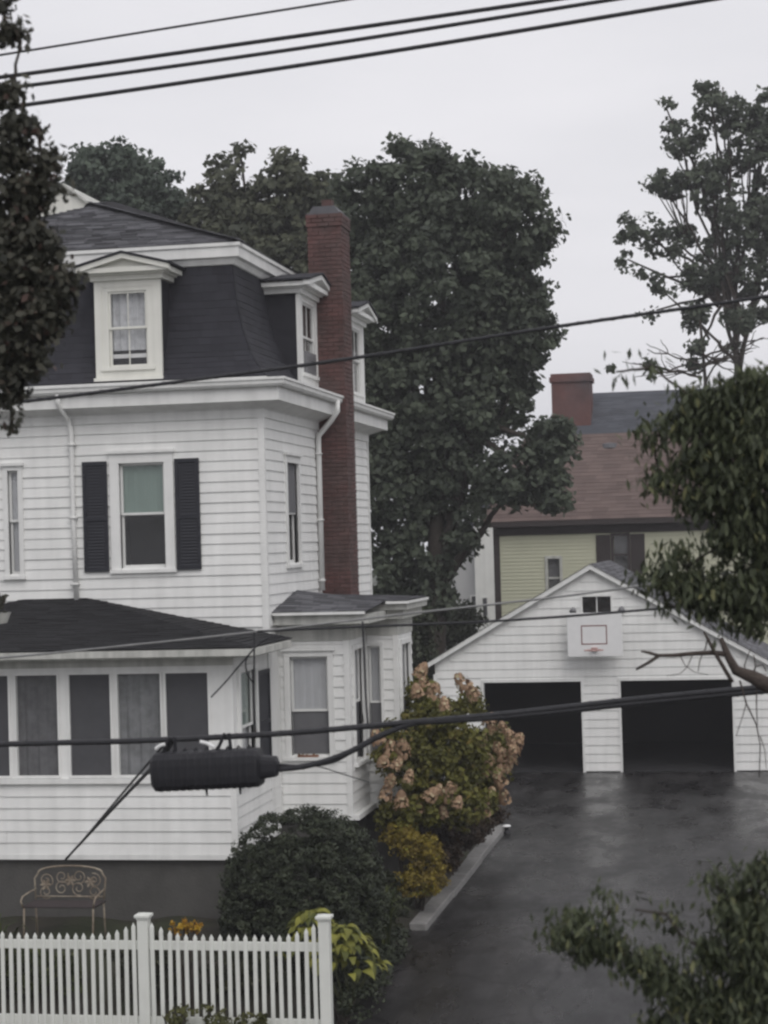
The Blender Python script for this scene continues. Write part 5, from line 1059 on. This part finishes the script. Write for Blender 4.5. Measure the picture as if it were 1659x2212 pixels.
# splice case
Ysp = WYD-0.02
pc = at(462, 1660, Ysp); sc = thing('splice_case', tuple(pc), 'black ribbed splice case hanging from the cable bundle', 'splice case')
pL, pR = at(330, 1668, Ysp), at(602, 1655, Ysp); ax = (pR-pL).normalized(); upv = (Vector((0, 0, 1))-ax*ax.z).normalized(); dp = ax.cross(upv)
def sect(t, hw_, hh_, n=20):
    c_ = pL.lerp(pR, t); r = []
    for j in range(n):
        a = 2*math.pi*j/n; cx_, sx_ = math.cos(a), math.sin(a); k = 1/max(1e-6, (abs(cx_)**4+abs(sx_)**4)**0.25)
        r.append(c_+upv*(sx_*k*hh_)+dp*(cx_*k*hw_))
    return r
def loft(name, prof, mt, parent, n=20):
    v = []; f = []
    for t, a, h_ in prof: v += sect(t, a, h_, n)
    k = len(prof); f = [(i*n+j, i*n+(j+1) % n, (i+1)*n+(j+1) % n, (i+1)*n+j) for i in range(k-1) for j in range(n)] + [tuple(range(n))[::-1], tuple(range((k-1)*n, k*n))]
    return MB().add([tuple(p) for p in v], f).build(name, mt, parent, smooth=False)
hh0 = 0.138; prof = [(0.0, 0.05, 0.06), (0.012, 0.10, hh0*0.78), (0.04, 0.125, hh0)]
for i in range(13):
    t = 0.06+i*0.058; prof += [(t, 0.125, hh0), (t+0.008, 0.129, hh0+0.004), (t+0.026, 0.129, hh0+0.004), (t+0.034, 0.125, hh0)]
prof += [(0.84, 0.125, hh0), (0.86, 0.12, hh0*0.92), (0.872, 0.085, hh0*0.62), (0.98, 0.075, hh0*0.52), (0.99, 0.06, hh0*0.4), (1.0, 0.04, hh0*0.25)]
loft('case_body', prof, M['black'], sc)
b = MB()
for i in range(9):
    c_ = pL.lerp(pR, 0.10+i*0.085)+upv*(hh0+0.002); b.tube([c_-ax*0.012, c_+upv*0.02, c_+ax*0.012], 0.008, 5)
b.build('clamp', M['black'], sc)
for t in (0.42, 0.685):
    c_ = pL.lerp(pR, t)-upv*(hh0+0.005); b = MB(); b.tube([c_+upv*0.02, c_-upv*0.045], [0.012, 0.007], 6); b.build('drain_peg', M['black'], sc)
for x_, t in ((372, 0.14), (490, 0.58)):
    c_ = pL.lerp(pR, t)+upv*hh0; top = at(x_, 1592 if x_ < 400 else 1584, Ysp); b = MB(); b.tube([c_-ax*0.05, top-ax*0.015], 0.013, 6); b.tube([c_+ax*0.05, top+ax*0.015], 0.013, 6); b.box(0, 0, 0, 0, 0, 0) if False else None; b.build('hanger', M['greymetal'] if False else M['black'], sc)
for (x0_, y0_), (x1_, y1_) in (((336, 1618), (356, 1608)), ((432, 1602), (462, 1614))):
    p, q = at(x0_, y0_, Ysp-0.15), at(x1_, y1_, Ysp-0.15); b = MB(); b.tube([p, p.lerp(q, 0.5)+upv*0.008, q], 0.013, 6); b.build('cable_tag', M['white'], sc)

# ================================================================== the damp air
b = MB(); b.add([(x, y, z) for z in (-1.6, 21.0) for y in (-155, 405) for x in (-305, 305)], [(0, 2, 3, 1), (4, 5, 7, 6), (0, 1, 5, 4), (2, 6, 7, 3), (0, 4, 6, 2), (1, 3, 7, 5)])
hz_m = bpy.data.materials.new('damp_air'); hz_m.use_nodes = True; nt = hz_m.node_tree; nt.nodes.clear()
ho = nt.nodes.new('ShaderNodeOutputMaterial'); hv = nt.nodes.new('ShaderNodeVolumePrincipled'); hv.inputs['Color'].default_value = (0.93, 0.93, 0.97, 1); hv.inputs['Density'].default_value = 0.0009
nt.links.new(hv.outputs[0], ho.inputs['Volume'])
haze = b.build('haze', hz_m); haze['kind'] = 'stuff'
